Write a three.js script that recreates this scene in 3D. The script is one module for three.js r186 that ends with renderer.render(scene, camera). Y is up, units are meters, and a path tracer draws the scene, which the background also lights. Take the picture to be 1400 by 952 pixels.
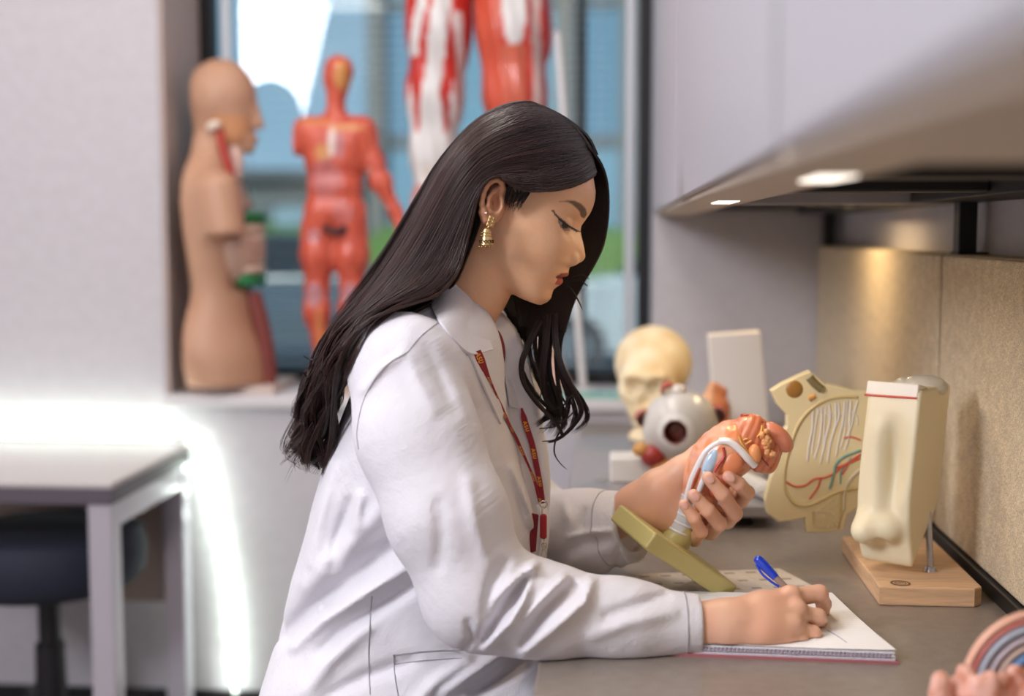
import * as THREE from 'three';
import { RoundedBoxGeometry } from 'three/addons/geometries/RoundedBoxGeometry.js';
import { mergeGeometries, mergeVertices } from 'three/addons/utils/BufferGeometryUtils.js';
import { RectAreaLightUniformsLib } from 'three/addons/lights/RectAreaLightUniformsLib.js';
import { ImprovedNoise } from 'three/addons/math/ImprovedNoise.js';

// ------------------------------------------------------------------ camera, sky, sun, lights, exposure
const FW = 1400, FH = 952, FOCAL = 1800, EYE = 1.21;
const scene = new THREE.Scene();
const camera = new THREE.PerspectiveCamera(2 * Math.atan(FH / 2 / FOCAL) * 180 / Math.PI, FW / FH, 0.05, 400);
const PITCH = Math.atan((476 - 317) / FOCAL), YAW = Math.atan(140 * Math.cos(PITCH) / FOCAL);
camera.rotation.order = 'YXZ';
camera.position.set(0, EYE, 0);
camera.rotation.set(-PITCH, YAW, 0);
camera.focus = 1.56;
camera.userData.fStop = 2.0;
camera.updateMatrixWorld(true);

const renderer = new THREE.WebGLRenderer();
renderer.toneMapping = THREE.LinearToneMapping;
renderer.toneMappingExposure = 1.17;
renderer.shadowMap.enabled = true;
RectAreaLightUniformsLib.init();

{ // a pale blue summer sky with a few soft clouds, the same all the way round
  const w = 512, h = 256, d = new Float32Array(w * h * 4), n = new ImprovedNoise();
  for (let j = 0; j < h; j++) for (let i = 0; i < w; i++) {
    const el = (j + 0.5) / h * Math.PI - Math.PI / 2, az = i / w * Math.PI * 2;
    const t = Math.max(0, Math.sin(el));
    let c = [0.42 - 0.2 * t, 0.60 - 0.2 * t, 0.74 - 0.14 * t];
    const X = Math.cos(az) * Math.cos(el) * 3, Y = Math.sin(el) * 7, Z = Math.sin(az) * Math.cos(el) * 3;
    let f = 0, a = 0.55;
    for (let o = 0, s = 1; o < 4; o++, s *= 2.1, a *= 0.5) f += a * n.noise(X * s, Y * s, Z * s + 5.3);
    const k = THREE.MathUtils.smoothstep(f, 0.12, 0.5) * 0.7;
    c = c.map((v, q) => v * (1 - k) + [0.92, 0.94, 0.97][q] * k);
    d.set([...c.map((v) => v * 1.0), 1], (j * w + i) * 4);
  }
  const sky = new THREE.DataTexture(d, w, h, THREE.RGBAFormat, THREE.FloatType);
  sky.mapping = THREE.EquirectangularReflectionMapping; sky.magFilter = THREE.LinearFilter; sky.needsUpdate = true;
  scene.background = sky;
}
// the sun stands high on the street side of the building, so it lights what is outside and not the room
const sun = new THREE.DirectionalLight(0xfff2df, 3.0);
sun.position.set(-14, 22, 16); sun.target.position.set(-2, 0, -30);
sun.castShadow = true; sun.shadow.mapSize.set(2048, 2048);
Object.assign(sun.shadow.camera, { left: -60, right: 60, top: 60, bottom: -60, near: 1, far: 160 });
scene.add(sun, sun.target);
function areaLight(color, intensity, w, h, pos, to) {
  const l = new THREE.RectAreaLight(color, intensity, w, h);
  l.position.set(...pos); l.lookAt(...to); scene.add(l); return l;
}
// photographer's softbox to the left of the camera (built below), ceiling troffers (built below)
const SOFT = { pos: [-1.9, 2.17, 0.15], to: [-0.05, 1.0, -1.6], w: 0.62, h: 0.68, color: 0xf6f6ff, power: 29 };
areaLight(SOFT.color, SOFT.power, SOFT.w, SOFT.h, SOFT.pos, SOFT.to);
const TROFFERS = [[-1.7, -2.0], [-0.7, -0.6], [-1.7, 0.6], [-0.55, -2.25]];
for (const [x, z] of TROFFERS) areaLight(0xfff8f2, 3.9, 0.56, 1.16, [x, 2.575, z], [x, 0, z]);
// ------------------------------------------------------------------ helpers
const V = (x, y, z) => new THREE.Vector3(x, y, z);
let seed = 7; const rnd = () => { seed = (seed * 1664525 + 1013904223) >>> 0; return seed / 4294967296; };
const rr = (a, b) => a + (b - a) * rnd();
const PN = new ImprovedNoise(); const noise = (x, y, z) => PN.noise(x, y, z);
const clamp = THREE.MathUtils.clamp, lerp = THREE.MathUtils.lerp, sstep = THREE.MathUtils.smoothstep;
// a photo pixel gives a direction; the distance comes from the plane the thing stands on or in
function ray(px, py) { return V(px - FW / 2, -(py - FH / 2), -FOCAL).applyQuaternion(camera.quaternion); }
function W(px, py, D) { const d = ray(px, py); return d.multiplyScalar(-D / d.z).add(camera.position); }       // on the plane z = -D
function onY(px, py, y) { const d = ray(px, py); return d.multiplyScalar((y - EYE) / d.y).add(camera.position); } // on a level plane

const used = {};
const numbered = (n) => { used[n] = (used[n] ?? -1) + 1; return used[n] ? n + '_' + String(used[n]).padStart(3, '0') : n; };
function mesh(name, geo, mat, parent) {
  const m = new THREE.Mesh(geo, mat); m.name = name; m.castShadow = m.receiveShadow = true; if (parent) parent.add(m); return m;
}
function thing(name, label, category, pos = [0, 0, 0], group) {
  const g = new THREE.Group(); g.name = numbered(name); g.position.set(pos.x ?? pos[0], pos.y ?? pos[1], pos.z ?? pos[2]);
  g.userData = { label, category }; if (group) g.userData.group = group; scene.add(g); return g;
}
// geometry given in world coordinates becomes a part of a thing that stands at its own base
function part(name, geo, mat, g, parent) {
  let root = g; geo.translate(-root.position.x, -root.position.y, -root.position.z);
  return mesh(name, geo, mat, parent ?? g);
}
function struct(name, geo, mat, label) {
  const m = mesh(numbered(name), geo, mat, scene); m.userData = { kind: 'structure' }; if (label) m.userData.label = label; return m;
}
// uv in metres from position and face direction
function metreUV(g) {
  if (!g.attributes.normal) g.computeVertexNormals();
  const p = g.attributes.position, n = g.attributes.normal, uv = new Float32Array(p.count * 2);
  for (let i = 0; i < p.count; i++) {
    const ax = Math.abs(n.getX(i)), ay = Math.abs(n.getY(i)), az = Math.abs(n.getZ(i));
    if (ay >= ax && ay >= az) { uv[2 * i] = p.getX(i); uv[2 * i + 1] = p.getZ(i); }
    else if (ax >= az) { uv[2 * i] = p.getZ(i); uv[2 * i + 1] = p.getY(i); }
    else { uv[2 * i] = p.getX(i); uv[2 * i + 1] = p.getY(i); }
  }
  g.setAttribute('uv', new THREE.BufferAttribute(uv, 2)); return g;
}
function box(x0, x1, y0, y1, z0, z1, r = 0) {
  const w = x1 - x0, h = y1 - y0, d = z1 - z0;
  const g = r ? new RoundedBoxGeometry(w, h, d, 2, Math.min(r, w / 2.01, h / 2.01, d / 2.01)) : new THREE.BoxGeometry(w, h, d);
  g.translate((x0 + x1) / 2, (y0 + y1) / 2, (z0 + z1) / 2); return metreUV(g);
}
const plain = (g) => { g = g.index ? g.toNonIndexed() : g; for (const k of Object.keys(g.attributes)) if (!['position', 'normal', 'uv', 'color'].includes(k)) g.deleteAttribute(k); return g; };
function merge(list) {
  const gs = list.map(plain);
  const keys = gs.map((g) => Object.keys(g.attributes)); const common = keys[0].filter((k) => keys.every((q) => q.includes(k)));
  gs.forEach((g) => Object.keys(g.attributes).forEach((k) => { if (!common.includes(k)) g.deleteAttribute(k); }));
  return mergeGeometries(gs);
}
function rod(a, b, r0, r1 = r0, seg = 16) {
  const d = b.clone().sub(a), L = d.length();
  const g = new THREE.CylinderGeometry(r1, r0, L, seg, 1);
  g.translate(0, L / 2, 0); g.applyQuaternion(new THREE.Quaternion().setFromUnitVectors(V(0, 1, 0), d.normalize())); g.translate(a.x, a.y, a.z); return g;
}
function tube(pts, r, seg = 6, n) {
  const c = new THREE.CatmullRomCurve3(pts), m = n ?? pts.length * 5;
  const g = new THREE.TubeGeometry(c, m, typeof r === 'number' ? r : 1, seg, false);
  if (typeof r !== 'number') { const p = g.attributes.position; for (let i = 0; i <= m; i++) { const c0 = c.getPointAt(i / m), k = r(i / m); for (let j = 0; j <= seg; j++) { const q = i * (seg + 1) + j; p.setXYZ(q, c0.x + (p.getX(q) - c0.x) * k, c0.y + (p.getY(q) - c0.y) * k, c0.z + (p.getZ(q) - c0.z) * k); } } g.computeVertexNormals(); }
  return g;
}
function ellipsoid(c, rx, ry, rz, rot, ws = 28, hs = 20) {
  const g = new THREE.SphereGeometry(1, ws, hs); g.scale(rx, ry, rz); g.computeVertexNormals(); if (rot) g.applyMatrix4(new THREE.Matrix4().makeRotationFromEuler(new THREE.Euler(...rot))); g.translate(c.x, c.y, c.z); return g;
}
function paint(g, fn) { // linear vertex colours from position
  const p = g.attributes.position, n = g.attributes.normal, c = new Float32Array(p.count * 3);
  for (let i = 0; i < p.count; i++) { const k = fn(p.getX(i), p.getY(i), p.getZ(i), n ? n.getX(i) : 0, n ? n.getY(i) : 0, n ? n.getZ(i) : 0); c[3 * i] = k[0]; c[3 * i + 1] = k[1]; c[3 * i + 2] = k[2]; }
  g.setAttribute('color', new THREE.BufferAttribute(c, 3)); return g;
}
const lin = (hex) => { const c = new THREE.Color(hex); return [c.r, c.g, c.b]; };
const mix3 = (a, b, t) => [a[0] + (b[0] - a[0]) * t, a[1] + (b[1] - a[1]) * t, a[2] + (b[2] - a[2]) * t];
// piecewise smooth table lookup
function table(rows) { // rows: [key, ...values] sorted by key
  return (k) => {
    let i = 0; while (i < rows.length - 2 && k > rows[i + 1][0]) i++;
    const a = rows[i], b = rows[i + 1], t = clamp((k - a[0]) / (b[0] - a[0]), 0, 1), am = rows[Math.max(0, i - 1)], bp = rows[Math.min(rows.length - 1, i + 2)];
    return a.slice(1).map((v, q) => {
      const d0 = (b[q + 1] - am[q + 1]) / Math.max(1e-9, b[0] - am[0]) * (b[0] - a[0]), d1 = (bp[q + 1] - a[q + 1]) / Math.max(1e-9, bp[0] - a[0]) * (b[0] - a[0]);
      const t2 = t * t, t3 = t2 * t;
      return (2 * t3 - 3 * t2 + 1) * v + (t3 - 2 * t2 + t) * d0 + (-2 * t3 + 3 * t2) * b[q + 1] + (t3 - t2) * d1;
    });
  };
}
// ---- solid fields: negative inside; meshed with surface nets
const smin = (a, b, k) => { const h = Math.max(k - Math.abs(a - b), 0) / k; return Math.min(a, b) - h * h * k * 0.25; };
const smax = (a, b, k) => -smin(-a, -b, k);
function cap(x, y, z, b) { // tapered capsule b = [ax,ay,az,ra,bx,by,bz,rb]
  const dx = b[4] - b[0], dy = b[5] - b[1], dz = b[6] - b[2], px = x - b[0], py = y - b[1], pz = z - b[2];
  const t = clamp((px * dx + py * dy + pz * dz) / (dx * dx + dy * dy + dz * dz + 1e-12), 0, 1);
  return Math.hypot(px - dx * t, py - dy * t, pz - dz * t) - (b[3] + (b[7] - b[3]) * t);
}
const bone = (a, ra, b, rb) => [a.x, a.y, a.z, ra, b.x, b.y, b.z, rb];
const ell = (x, y, z, c, a, b, d) => { const k = Math.hypot((x - c.x) / a, (y - c.y) / b, (z - c.z) / d); const g = Math.hypot((x - c.x) / (a * a), (y - c.y) / (b * b), (z - c.z) / (d * d)); return k < 1e-6 ? -Math.min(a, b, d) : k * (k - 1) / g; };
function bonesField(bones, k) { return (x, y, z) => { let f = 1e3; for (const b of bones) f = smin(f, cap(x, y, z, b), b[8] ?? k); return f; }; }
function nets(fn, lo, hi, cell, lip = 1.6) {
  const nx = Math.ceil((hi.x - lo.x) / cell) + 1, ny = Math.ceil((hi.y - lo.y) / cell) + 1, nz = Math.ceil((hi.z - lo.z) / cell) + 1;
  const F = new Float32Array(nx * ny * nz), B = 8, at = (i, j, k) => (k * ny + j) * nx + i;
  for (let k0 = 0; k0 < nz; k0 += B) for (let j0 = 0; j0 < ny; j0 += B) for (let i0 = 0; i0 < nx; i0 += B) {
    const c = fn(lo.x + (i0 + B / 2) * cell, lo.y + (j0 + B / 2) * cell, lo.z + (k0 + B / 2) * cell), far = Math.abs(c) > lip * cell * B * 0.9;
    for (let k = k0; k < Math.min(nz, k0 + B); k++) for (let j = j0; j < Math.min(ny, j0 + B); j++) for (let i = i0; i < Math.min(nx, i0 + B); i++)
      F[at(i, j, k)] = far ? c : fn(lo.x + i * cell, lo.y + j * cell, lo.z + k * cell);
  }
  const id = new Int32Array(nx * ny * nz).fill(-1), pos = [], idx = [];
  const E = [[0, 1], [0, 2], [0, 4], [1, 3], [1, 5], [2, 3], [2, 6], [3, 7], [4, 5], [4, 6], [5, 7], [6, 7]];
  const v = new Float64Array(8);
  for (let k = 0; k < nz - 1; k++) for (let j = 0; j < ny - 1; j++) for (let i = 0; i < nx - 1; i++) {
    let m = 0; for (let c = 0; c < 8; c++) { v[c] = F[at(i + (c & 1), j + (c >> 1 & 1), k + (c >> 2))]; if (v[c] < 0) m++; }
    if (m === 0 || m === 8) continue;
    let sx = 0, sy = 0, sz = 0, n = 0;
    for (const [a, b] of E) if (v[a] < 0 !== v[b] < 0) { const t = v[a] / (v[a] - v[b]); sx += lerp(a & 1, b & 1, t); sy += lerp(a >> 1 & 1, b >> 1 & 1, t); sz += lerp(a >> 2, b >> 2, t); n++; }
    id[at(i, j, k)] = pos.length / 3; pos.push(lo.x + (i + sx / n) * cell, lo.y + (j + sy / n) * cell, lo.z + (k + sz / n) * cell);
  }
  const q = (a, b, c, d, flip) => { if (a < 0 || b < 0 || c < 0 || d < 0) return; flip ? idx.push(a, c, b, a, d, c) : idx.push(a, b, c, a, c, d); };
  for (let k = 1; k < nz - 1; k++) for (let j = 1; j < ny - 1; j++) for (let i = 1; i < nx - 1; i++) {
    const s = F[at(i, j, k)] < 0;
    if (s !== F[at(i + 1, j, k)] < 0) q(id[at(i, j - 1, k - 1)], id[at(i, j, k - 1)], id[at(i, j, k)], id[at(i, j - 1, k)], !s);
    if (s !== F[at(i, j + 1, k)] < 0) q(id[at(i - 1, j, k - 1)], id[at(i - 1, j, k)], id[at(i, j, k)], id[at(i, j, k - 1)], !s);
    if (s !== F[at(i, j, k + 1)] < 0) q(id[at(i - 1, j - 1, k)], id[at(i, j - 1, k)], id[at(i, j, k)], id[at(i - 1, j, k)], !s);
  }
  const g = new THREE.BufferGeometry(); g.setAttribute('position', new THREE.Float32BufferAttribute(pos, 3)); g.setIndex(idx); g.computeVertexNormals(); return g;
}
function fieldMesh(fn, pts, pad, cell, lip) { // box round the points
  const lo = V(1e9, 1e9, 1e9), hi = V(-1e9, -1e9, -1e9); for (const p of pts) { lo.min(p); hi.max(p); }
  return nets(fn, lo.subScalar(pad), hi.addScalar(pad), cell, lip);
}
// a cloth-like sheet through a grid of points, with thickness
function sheet(grid, thick, nu = 16, nv = 16, bulge) {
  const R = grid.length, rows = [];
  const cu = grid.map((r) => new THREE.CatmullRomCurve3(r, false, 'centripetal'));
  for (let i = 0; i <= nu; i++) { const pts = cu.map((c) => c.getPoint(i / nu)); const cv = R > 1 ? new THREE.CatmullRomCurve3(pts, false, 'centripetal') : null; const row = []; for (let j = 0; j <= nv; j++) row.push(cv.getPoint(j / nv)); rows.push(row); }
  const pos = [], uv = [], idx = [], N = (nu + 1) * (nv + 1);
  const nrm = (i, j) => { const a = rows[Math.min(nu, i + 1)][j].clone().sub(rows[Math.max(0, i - 1)][j]), b = rows[i][Math.min(nv, j + 1)].clone().sub(rows[i][Math.max(0, j - 1)]); return a.cross(b).normalize(); };
  for (const s of [0.5, -0.5]) for (let i = 0; i <= nu; i++) for (let j = 0; j <= nv; j++) { const n = nrm(i, j), e = bulge ? bulge(i / nu, j / nv) : 0, p = rows[i][j]; pos.push(p.x + n.x * (thick * s + e), p.y + n.y * (thick * s + e), p.z + n.z * (thick * s + e)); uv.push(i / nu, j / nv); }
  const a = (i, j) => i * (nv + 1) + j;
  for (let i = 0; i < nu; i++) for (let j = 0; j < nv; j++) { idx.push(a(i, j), a(i + 1, j), a(i + 1, j + 1), a(i, j), a(i + 1, j + 1), a(i, j + 1)); idx.push(N + a(i, j), N + a(i + 1, j + 1), N + a(i + 1, j), N + a(i, j), N + a(i, j + 1), N + a(i + 1, j + 1)); }
  const rim = []; for (let i = 0; i < nu; i++) rim.push(a(i, 0)); for (let j = 0; j < nv; j++) rim.push(a(nu, j)); for (let i = nu; i > 0; i--) rim.push(a(i, nv)); for (let j = nv; j > 0; j--) rim.push(a(0, j));
  const base = pos.length / 3; // own rim vertices so that the edge stays crisp
  for (const r of rim) { pos.push(pos[3 * r], pos[3 * r + 1], pos[3 * r + 2]); uv.push(uv[2 * r], uv[2 * r + 1]); const q = N + r; pos.push(pos[3 * q], pos[3 * q + 1], pos[3 * q + 2]); uv.push(uv[2 * r], uv[2 * r + 1]); }
  for (let i = 0; i < rim.length; i++) { const p = base + 2 * i, q = base + 2 * ((i + 1) % rim.length); idx.push(p, p + 1, q + 1, p, q + 1, q); }
  const g = new THREE.BufferGeometry(); g.setAttribute('position', new THREE.Float32BufferAttribute(pos, 3)); g.setAttribute('uv', new THREE.Float32BufferAttribute(uv, 2)); g.setIndex(idx); g.computeVertexNormals(); return g;
}
// ---- textures
function tex(w, h, fn, srgb = true, rep = 1, repv = rep) {
  const d = new Uint8Array(w * h * 4);
  for (let j = 0; j < h; j++) for (let i = 0; i < w; i++) { const c = fn(i / w, j / h, i, j); const o = (j * w + i) * 4; d[o] = clamp(c[0] * 255, 0, 255); d[o + 1] = clamp(c[1] * 255, 0, 255); d[o + 2] = clamp(c[2] * 255, 0, 255); d[o + 3] = 255; }
  const t = new THREE.DataTexture(d, w, h); t.magFilter = THREE.LinearFilter; t.minFilter = THREE.LinearMipmapLinearFilter; t.wrapS = t.wrapT = THREE.RepeatWrapping; t.repeat.set(rep, repv); if (srgb) t.colorSpace = THREE.SRGBColorSpace; t.needsUpdate = true; return t;
}
const std = (hex, rough = 0.6, o = {}) => new THREE.MeshStandardMaterial({ color: hex, roughness: rough, ...o });
const phys = (hex, rough = 0.5, o = {}) => new THREE.MeshPhysicalMaterial({ color: hex, roughness: rough, ...o });
const vcol = (rough = 0.5, o = {}) => new THREE.MeshPhysicalMaterial({ color: 0xffffff, vertexColors: true, roughness: rough, ...o });
// ------------------------------------------------------------------ the room
const BENCH = 0.75, WALLX = 0.48, BACK = -3.18, WIN = -3.50, ROOMX0 = -3.1, ROOMZ1 = 1.7, CEIL = 2.6;
const WX0 = W(220, 270, 3.18).x, WX1 = 0.095, SILL = 0.807, WTOP = 2.25;
const wallGrain = tex(256, 256, (u, v, i, j) => { const s = 0.955 + 0.03 * noise(i * 0.35, j * 0.35, 1) + 0.02 * noise(i * 0.05, j * 0.05, 4); return [s, s, s]; }, true, 2.5);
const wallBump = tex(256, 256, (u, v, i, j) => { const s = 0.5 + 0.3 * noise(i * 0.4, j * 0.4, 2.2) + 0.2 * noise(i * 0.9, j * 0.9, 7.7); return [s, s, s]; }, false, 5);
const M = {
  wall: std(0xcfcbd0, 0.75, { map: wallGrain, bumpMap: wallBump, bumpScale: 0.0006 }),
  reveal: std(0xb9a8a2, 0.75, { bumpMap: wallBump, bumpScale: 0.0005 }),
  ceil: std(0xe6e4e0, 0.9), floor: std(0x9b9390, 0.5, { map: wallGrain }),
  black: std(0x16161a, 0.45), metalDark: std(0x2a2a30, 0.4, { metalness: 0.6 }), steel: std(0xb9b9be, 0.28, { metalness: 0.95 }),
  alu: std(0xd8dbe0, 0.35, { metalness: 0.25 }), white: std(0xe9e7e4, 0.5),
};
struct('floor', box(ROOMX0 - 0.2, 0.75, -0.12, 0, BACK - 0.4, ROOMZ1 + 0.2), M.floor);
struct('ceiling', box(ROOMX0 - 0.2, 0.75, CEIL, CEIL + 0.18, BACK - 0.4, ROOMZ1 + 0.2), M.ceil);
struct('wall_back', merge([
  box(ROOMX0 - 0.2, WX0, 0, CEIL, BACK - 0.38, BACK), box(WX1, 0.75, 0, CEIL, BACK - 0.38, BACK),
  box(WX0, WX1, 0, SILL - 0.03, BACK - 0.38, BACK), box(WX0, WX1, WTOP, CEIL, BACK - 0.38, BACK)]), M.wall);
struct('trim_1', box(WX0, WX0 + 0.012, SILL, WTOP, WIN - 0.02, BACK - 0.004), M.reveal);
struct('wall_right', box(0.53, 0.75, 0, CEIL, BACK, ROOMZ1), M.wall);
struct('wall_left', box(ROOMX0 - 0.2, ROOMX0, 0, CEIL, BACK, ROOMZ1), M.wall);
struct('wall_front', box(ROOMX0 - 0.2, 0.75, 0, CEIL, ROOMZ1, ROOMZ1 + 0.2), M.wall);
struct('baseboard_back', box(ROOMX0, -0.3, 0, 0.055, BACK, BACK + 0.012, 0.004), M.black);
// window sill: white board, with a pale green edge where it catches the glass
const sill = struct('trim_2', box(WX0 + 0.002, WX1 - 0.002, SILL - 0.03, SILL, WIN - 0.03, BACK + 0.025, 0.006), std(0xd9d6d8, 0.4));
mesh('sill_edge', box(-0.35, WX1 - 0.004, SILL - 0.001, SILL + 0.012, BACK - 0.06, BACK + 0.02, 0.004), phys(0x8fc2b8, 0.3), sill);
{ // window_1: black frame, pale inner sash, one large pane
  const g = new THREE.Group(); g.name = 'window_1'; g.userData = { kind: 'structure', label: 'wide black framed window behind the anatomy models' }; scene.add(g);
  const x0 = WX0 + 0.012, x1 = WX1, y0 = SILL, y1 = WTOP, t = 0.035;
  mesh('window_frame', merge([box(x0, x0 + t, y0, y1, WIN - 0.03, WIN + 0.03, 0.004), box(x1 - t, x1, y0, y1, WIN - 0.03, WIN + 0.03, 0.004), box(x0 + t, x1 - t, y0, y0 + t, WIN - 0.03, WIN + 0.03, 0.004), box(x0 + t, x1 - t, y1 - t, y1, WIN - 0.03, WIN + 0.03, 0.004)]), M.black, g);
  mesh('sash', box(x0 + 0.052, x0 + 0.078, y0 + t, y1 - t, WIN - 0.02, WIN + 0.012, 0.004), M.alu, g);
  mesh('sash', box(x1 - 0.068, x1 - 0.042, y0 + t, y1 - t, WIN - 0.02, WIN + 0.012, 0.004), M.alu, g);
  mesh('pane', box(x0 + t, x1 - t, y0 + t, y1 - t, WIN - 0.028, WIN - 0.022), phys(0xe4eef2, 0.02, { transmission: 1, thickness: 0 }), g);
  // mullion and far handle of the casement on the right
  mesh('mullion', box(-0.105, -0.075, y0 + t, y1 - t, WIN - 0.045, WIN - 0.03, 0.003), std(0x9b928f, 0.5), g);
}
{ // open mini blind in front of the pane: every slat a part
  const b = thing('window_blind', 'open horizontal mini blind with thin pale slats in the wide window', 'blind', [(WX0 + WX1) / 2, SILL + 0.04, WIN + 0.045]);
  const w = WX1 - WX0 - 0.2, slat = new THREE.BoxGeometry(w, 0.0007, 0.016); const m = std(0xc9d4da, 0.5);
  const n = 56; for (let i = 0; i < n; i++) { const s = mesh('slat', slat, m, b); s.position.set(0, 0.012 + i * 0.0242, 0); s.rotation.x = 0.03; }
  mesh('head_rail', new RoundedBoxGeometry(w + 0.02, 0.03, 0.026, 2, 0.004).translate(0, 1.395, 0), m, b);
  for (const x of [-0.45, 0.47]) mesh('cord', new THREE.CylinderGeometry(0.0008, 0.0008, 1.37, 6).translate(x, 0.7, 0.009), m, b);
}
// ------------------------------------------------------------------ workbench, screens, overhead cabinets
const benchTex = tex(512, 512, (u, v, i, j) => { const s = 0.5 + 0.045 * noise(i * 0.5, j * 0.5, 3) + 0.03 * noise(i * 0.06, j * 0.06, 9); return [s * 1.06, s * 0.985, s * 0.93]; }, true, 2);
const benchMat = phys(0xffffff, 0.33, { map: benchTex, clearcoat: 0.25, clearcoatRoughness: 0.3 });
{
  const g = thing('workbench', 'long grey-brown laminate workbench running along the beige screens', 'bench', [0.2, 0, -1.9]);
  part('worktop', box(-0.0786, 0.527, BENCH - 0.032, BENCH, BACK + 0.002, -0.62, 0.004), benchMat, g);
  for (const z of [-3.1, -1.95, -0.72]) part('support_panel', box(0.02, 0.5, 0, BENCH - 0.032, z - 0.015, z + 0.015, 0.003), std(0xa9a5a8, 0.5), g);
  part('modesty_panel', box(0.47, 0.49, 0.25, BENCH - 0.032, -3.08, -0.74, 0.003), std(0xa9a5a8, 0.5), g);
}
const fabTex = tex(512, 512, (u, v, i, j) => {
  const a = noise(i * 0.42, j * 0.42, 0.3), b = noise(i * 0.9, j * 0.16, 5.1), c = noise(i * 0.15, j * 0.8, 8.4), k = 0.79 + 0.16 * a + 0.12 * b + 0.1 * c + 0.05 * noise(i * 0.03, j * 0.03, 2);
  return [k * 1.07, k * 0.985, k * 0.84];
}, true, 3.2);
const fabBump = tex(512, 512, (u, v, i, j) => { const s = 0.5 + 0.3 * noise(i * 0.42, j * 0.42, 0.3) + 0.25 * noise(i * 0.9, j * 0.16, 5.1); return [s, s, s]; }, false, 3.2);
const fabric = std(0xffffff, 0.95, { map: fabTex, bumpMap: fabBump, bumpScale: 0.0016 });
const seams = [-3.176, -1.986, -0.766, 0.3];
const screenLabels = ['beige fabric desk screen beside the back wall, lit by the cabinet lamp', 'beige fabric desk screen behind the cream nose model', 'beige fabric desk screen past the pink folded model'];
for (let i = 0; i < 3; i++) {
  const z0 = seams[i], z1 = seams[i + 1], g = thing('desk_screen', screenLabels[i], 'desk screen', [0.505, BENCH, (z0 + z1) / 2]);
  part('fabric_panel', box(WALLX, 0.529, BENCH + 0.02, 1.178, z0 + 0.005, z1 - 0.005, 0.007), fabric, g);
  part('bottom_rail', box(WALLX - 0.006, 0.529, BENCH, BENCH + 0.02, z0, z1, 0.002), M.black, g);
}
const cabMat = std(0xacaab1, 0.42), cabTan = std(0xb9aa9a, 0.5), cabDark = std(0x1b1a1b, 0.6);
const cabLabels = ['grey overhead cabinet nearest the window wall', 'grey overhead cabinet above the cream nose model', 'grey overhead cabinet above the pink folded model'];
for (let i = 0; i < 3; i++) {
  const z0 = seams[i] + 0.002, z1 = seams[i + 1] - 0.002, y0 = 1.25, y1 = 1.86, x0 = 0.0894, x1 = 0.528;
  const g = thing('overhead_cabinet', cabLabels[i], 'cabinet', [0.3, y0, (z0 + z1) / 2]);
  part('body', merge([box(x0 + 0.02, x1, y0 + 0.035, y1, z0, z1, 0.002), box(x0 + 0.02, x1, y0, y0 + 0.04, z0, z0 + 0.018, 0.002), box(x0 + 0.02, x1, y0, y0 + 0.04, z1 - 0.018, z1, 0.002)]), cabMat, g);
  part('door', box(x0, x0 + 0.02, y0 + 0.006, y1, z0 + 0.012, z1 - 0.012, 0.003), cabMat, g);
  for (const [a, b] of [[z0, z0 + 0.012], [z1 - 0.012, z1]]) part('door_gasket', box(x0 + 0.012, x0 + 0.021, y0 + 0.006, y1, a, b), cabDark, g);
  part('front_rail', box(x0 + 0.008, x0 + (i === 2 ? 0.15 : 0.085), y0 - 0.002, y0 + 0.022, z0 + 0.002, z1 - 0.002, 0.003), cabTan, g);
  part('underside', box(x0 + 0.085, x1 - 0.03, y0 + 0.026, y0 + 0.036, z0 + 0.02, z1 - 0.02), cabDark, g);
  part('back_rail', box(x1 - 0.1, x1, y0 + 0.002, y0 + 0.03, z0 + 0.02, z1 - 0.02, 0.002), cabDark, g);
  for (const t of [0.33, 0.66]) part('bracket', box(x0 + 0.09, x1 - 0.1, y0 + 0.006, y0 + 0.03, lerp(z0, z1, t) - 0.03, lerp(z0, z1, t) + 0.03, 0.003), cabDark, g);
}
for (const [z, what] of [[-3.135, 'beside the back wall'], [-1.93, 'above the joint of two beige screens'], [-0.74, 'above the near end of the beige screens']]) {
  const g = thing('cabinet_upright', 'black metal upright carrying the cabinets ' + what, 'upright', [0.5, 1.178, z]);
  part('post', box(0.486, 0.512, 1.178, 1.256, z - 0.016, z + 0.016, 0.002), M.black, g);
  part('foot_plate', box(0.484, 0.526, 1.178, 1.181, z - 0.024, z + 0.024, 0.001), M.black, g);
}
const lampGlow = new THREE.MeshStandardMaterial({ color: 0xffffff, emissive: 0xfff3e2, emissiveIntensity: 1.6 });
for (const [x, z, y, w, l, p, what] of [[0.150, -0.955, 1.2555, 0.027, 0.1, 40, 'slim lit cabinet lamp under the cabinet rail above the nose model'], [0.140, -1.70, 1.2555, 0.026, 0.13, 40, 'slim lit cabinet lamp under the cabinet rail nearer the window'], [0.36, -2.42, 1.279, 0.05, 0.16, 60, 'slim lit cabinet lamp set deep under the cabinet by the window wall']]) {
  const g = thing('cabinet_lamp', what, 'lamp', [x, y, z]);
  part('housing', box(x - w / 2 - 0.002, x + w / 2 + 0.002, y - 0.0075, y + 0.002, z - l / 2 - 0.003, z + l / 2 + 0.003, 0.002), M.black, g);
  part('diffuser', box(x - w / 2, x + w / 2, y - 0.009, y - 0.005, z - l / 2, z + l / 2, 0.0015), lampGlow, g);
  areaLight(0xffdca6, p, w, l, [x, y - 0.011, z], [x, 0, z]);
}
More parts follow.
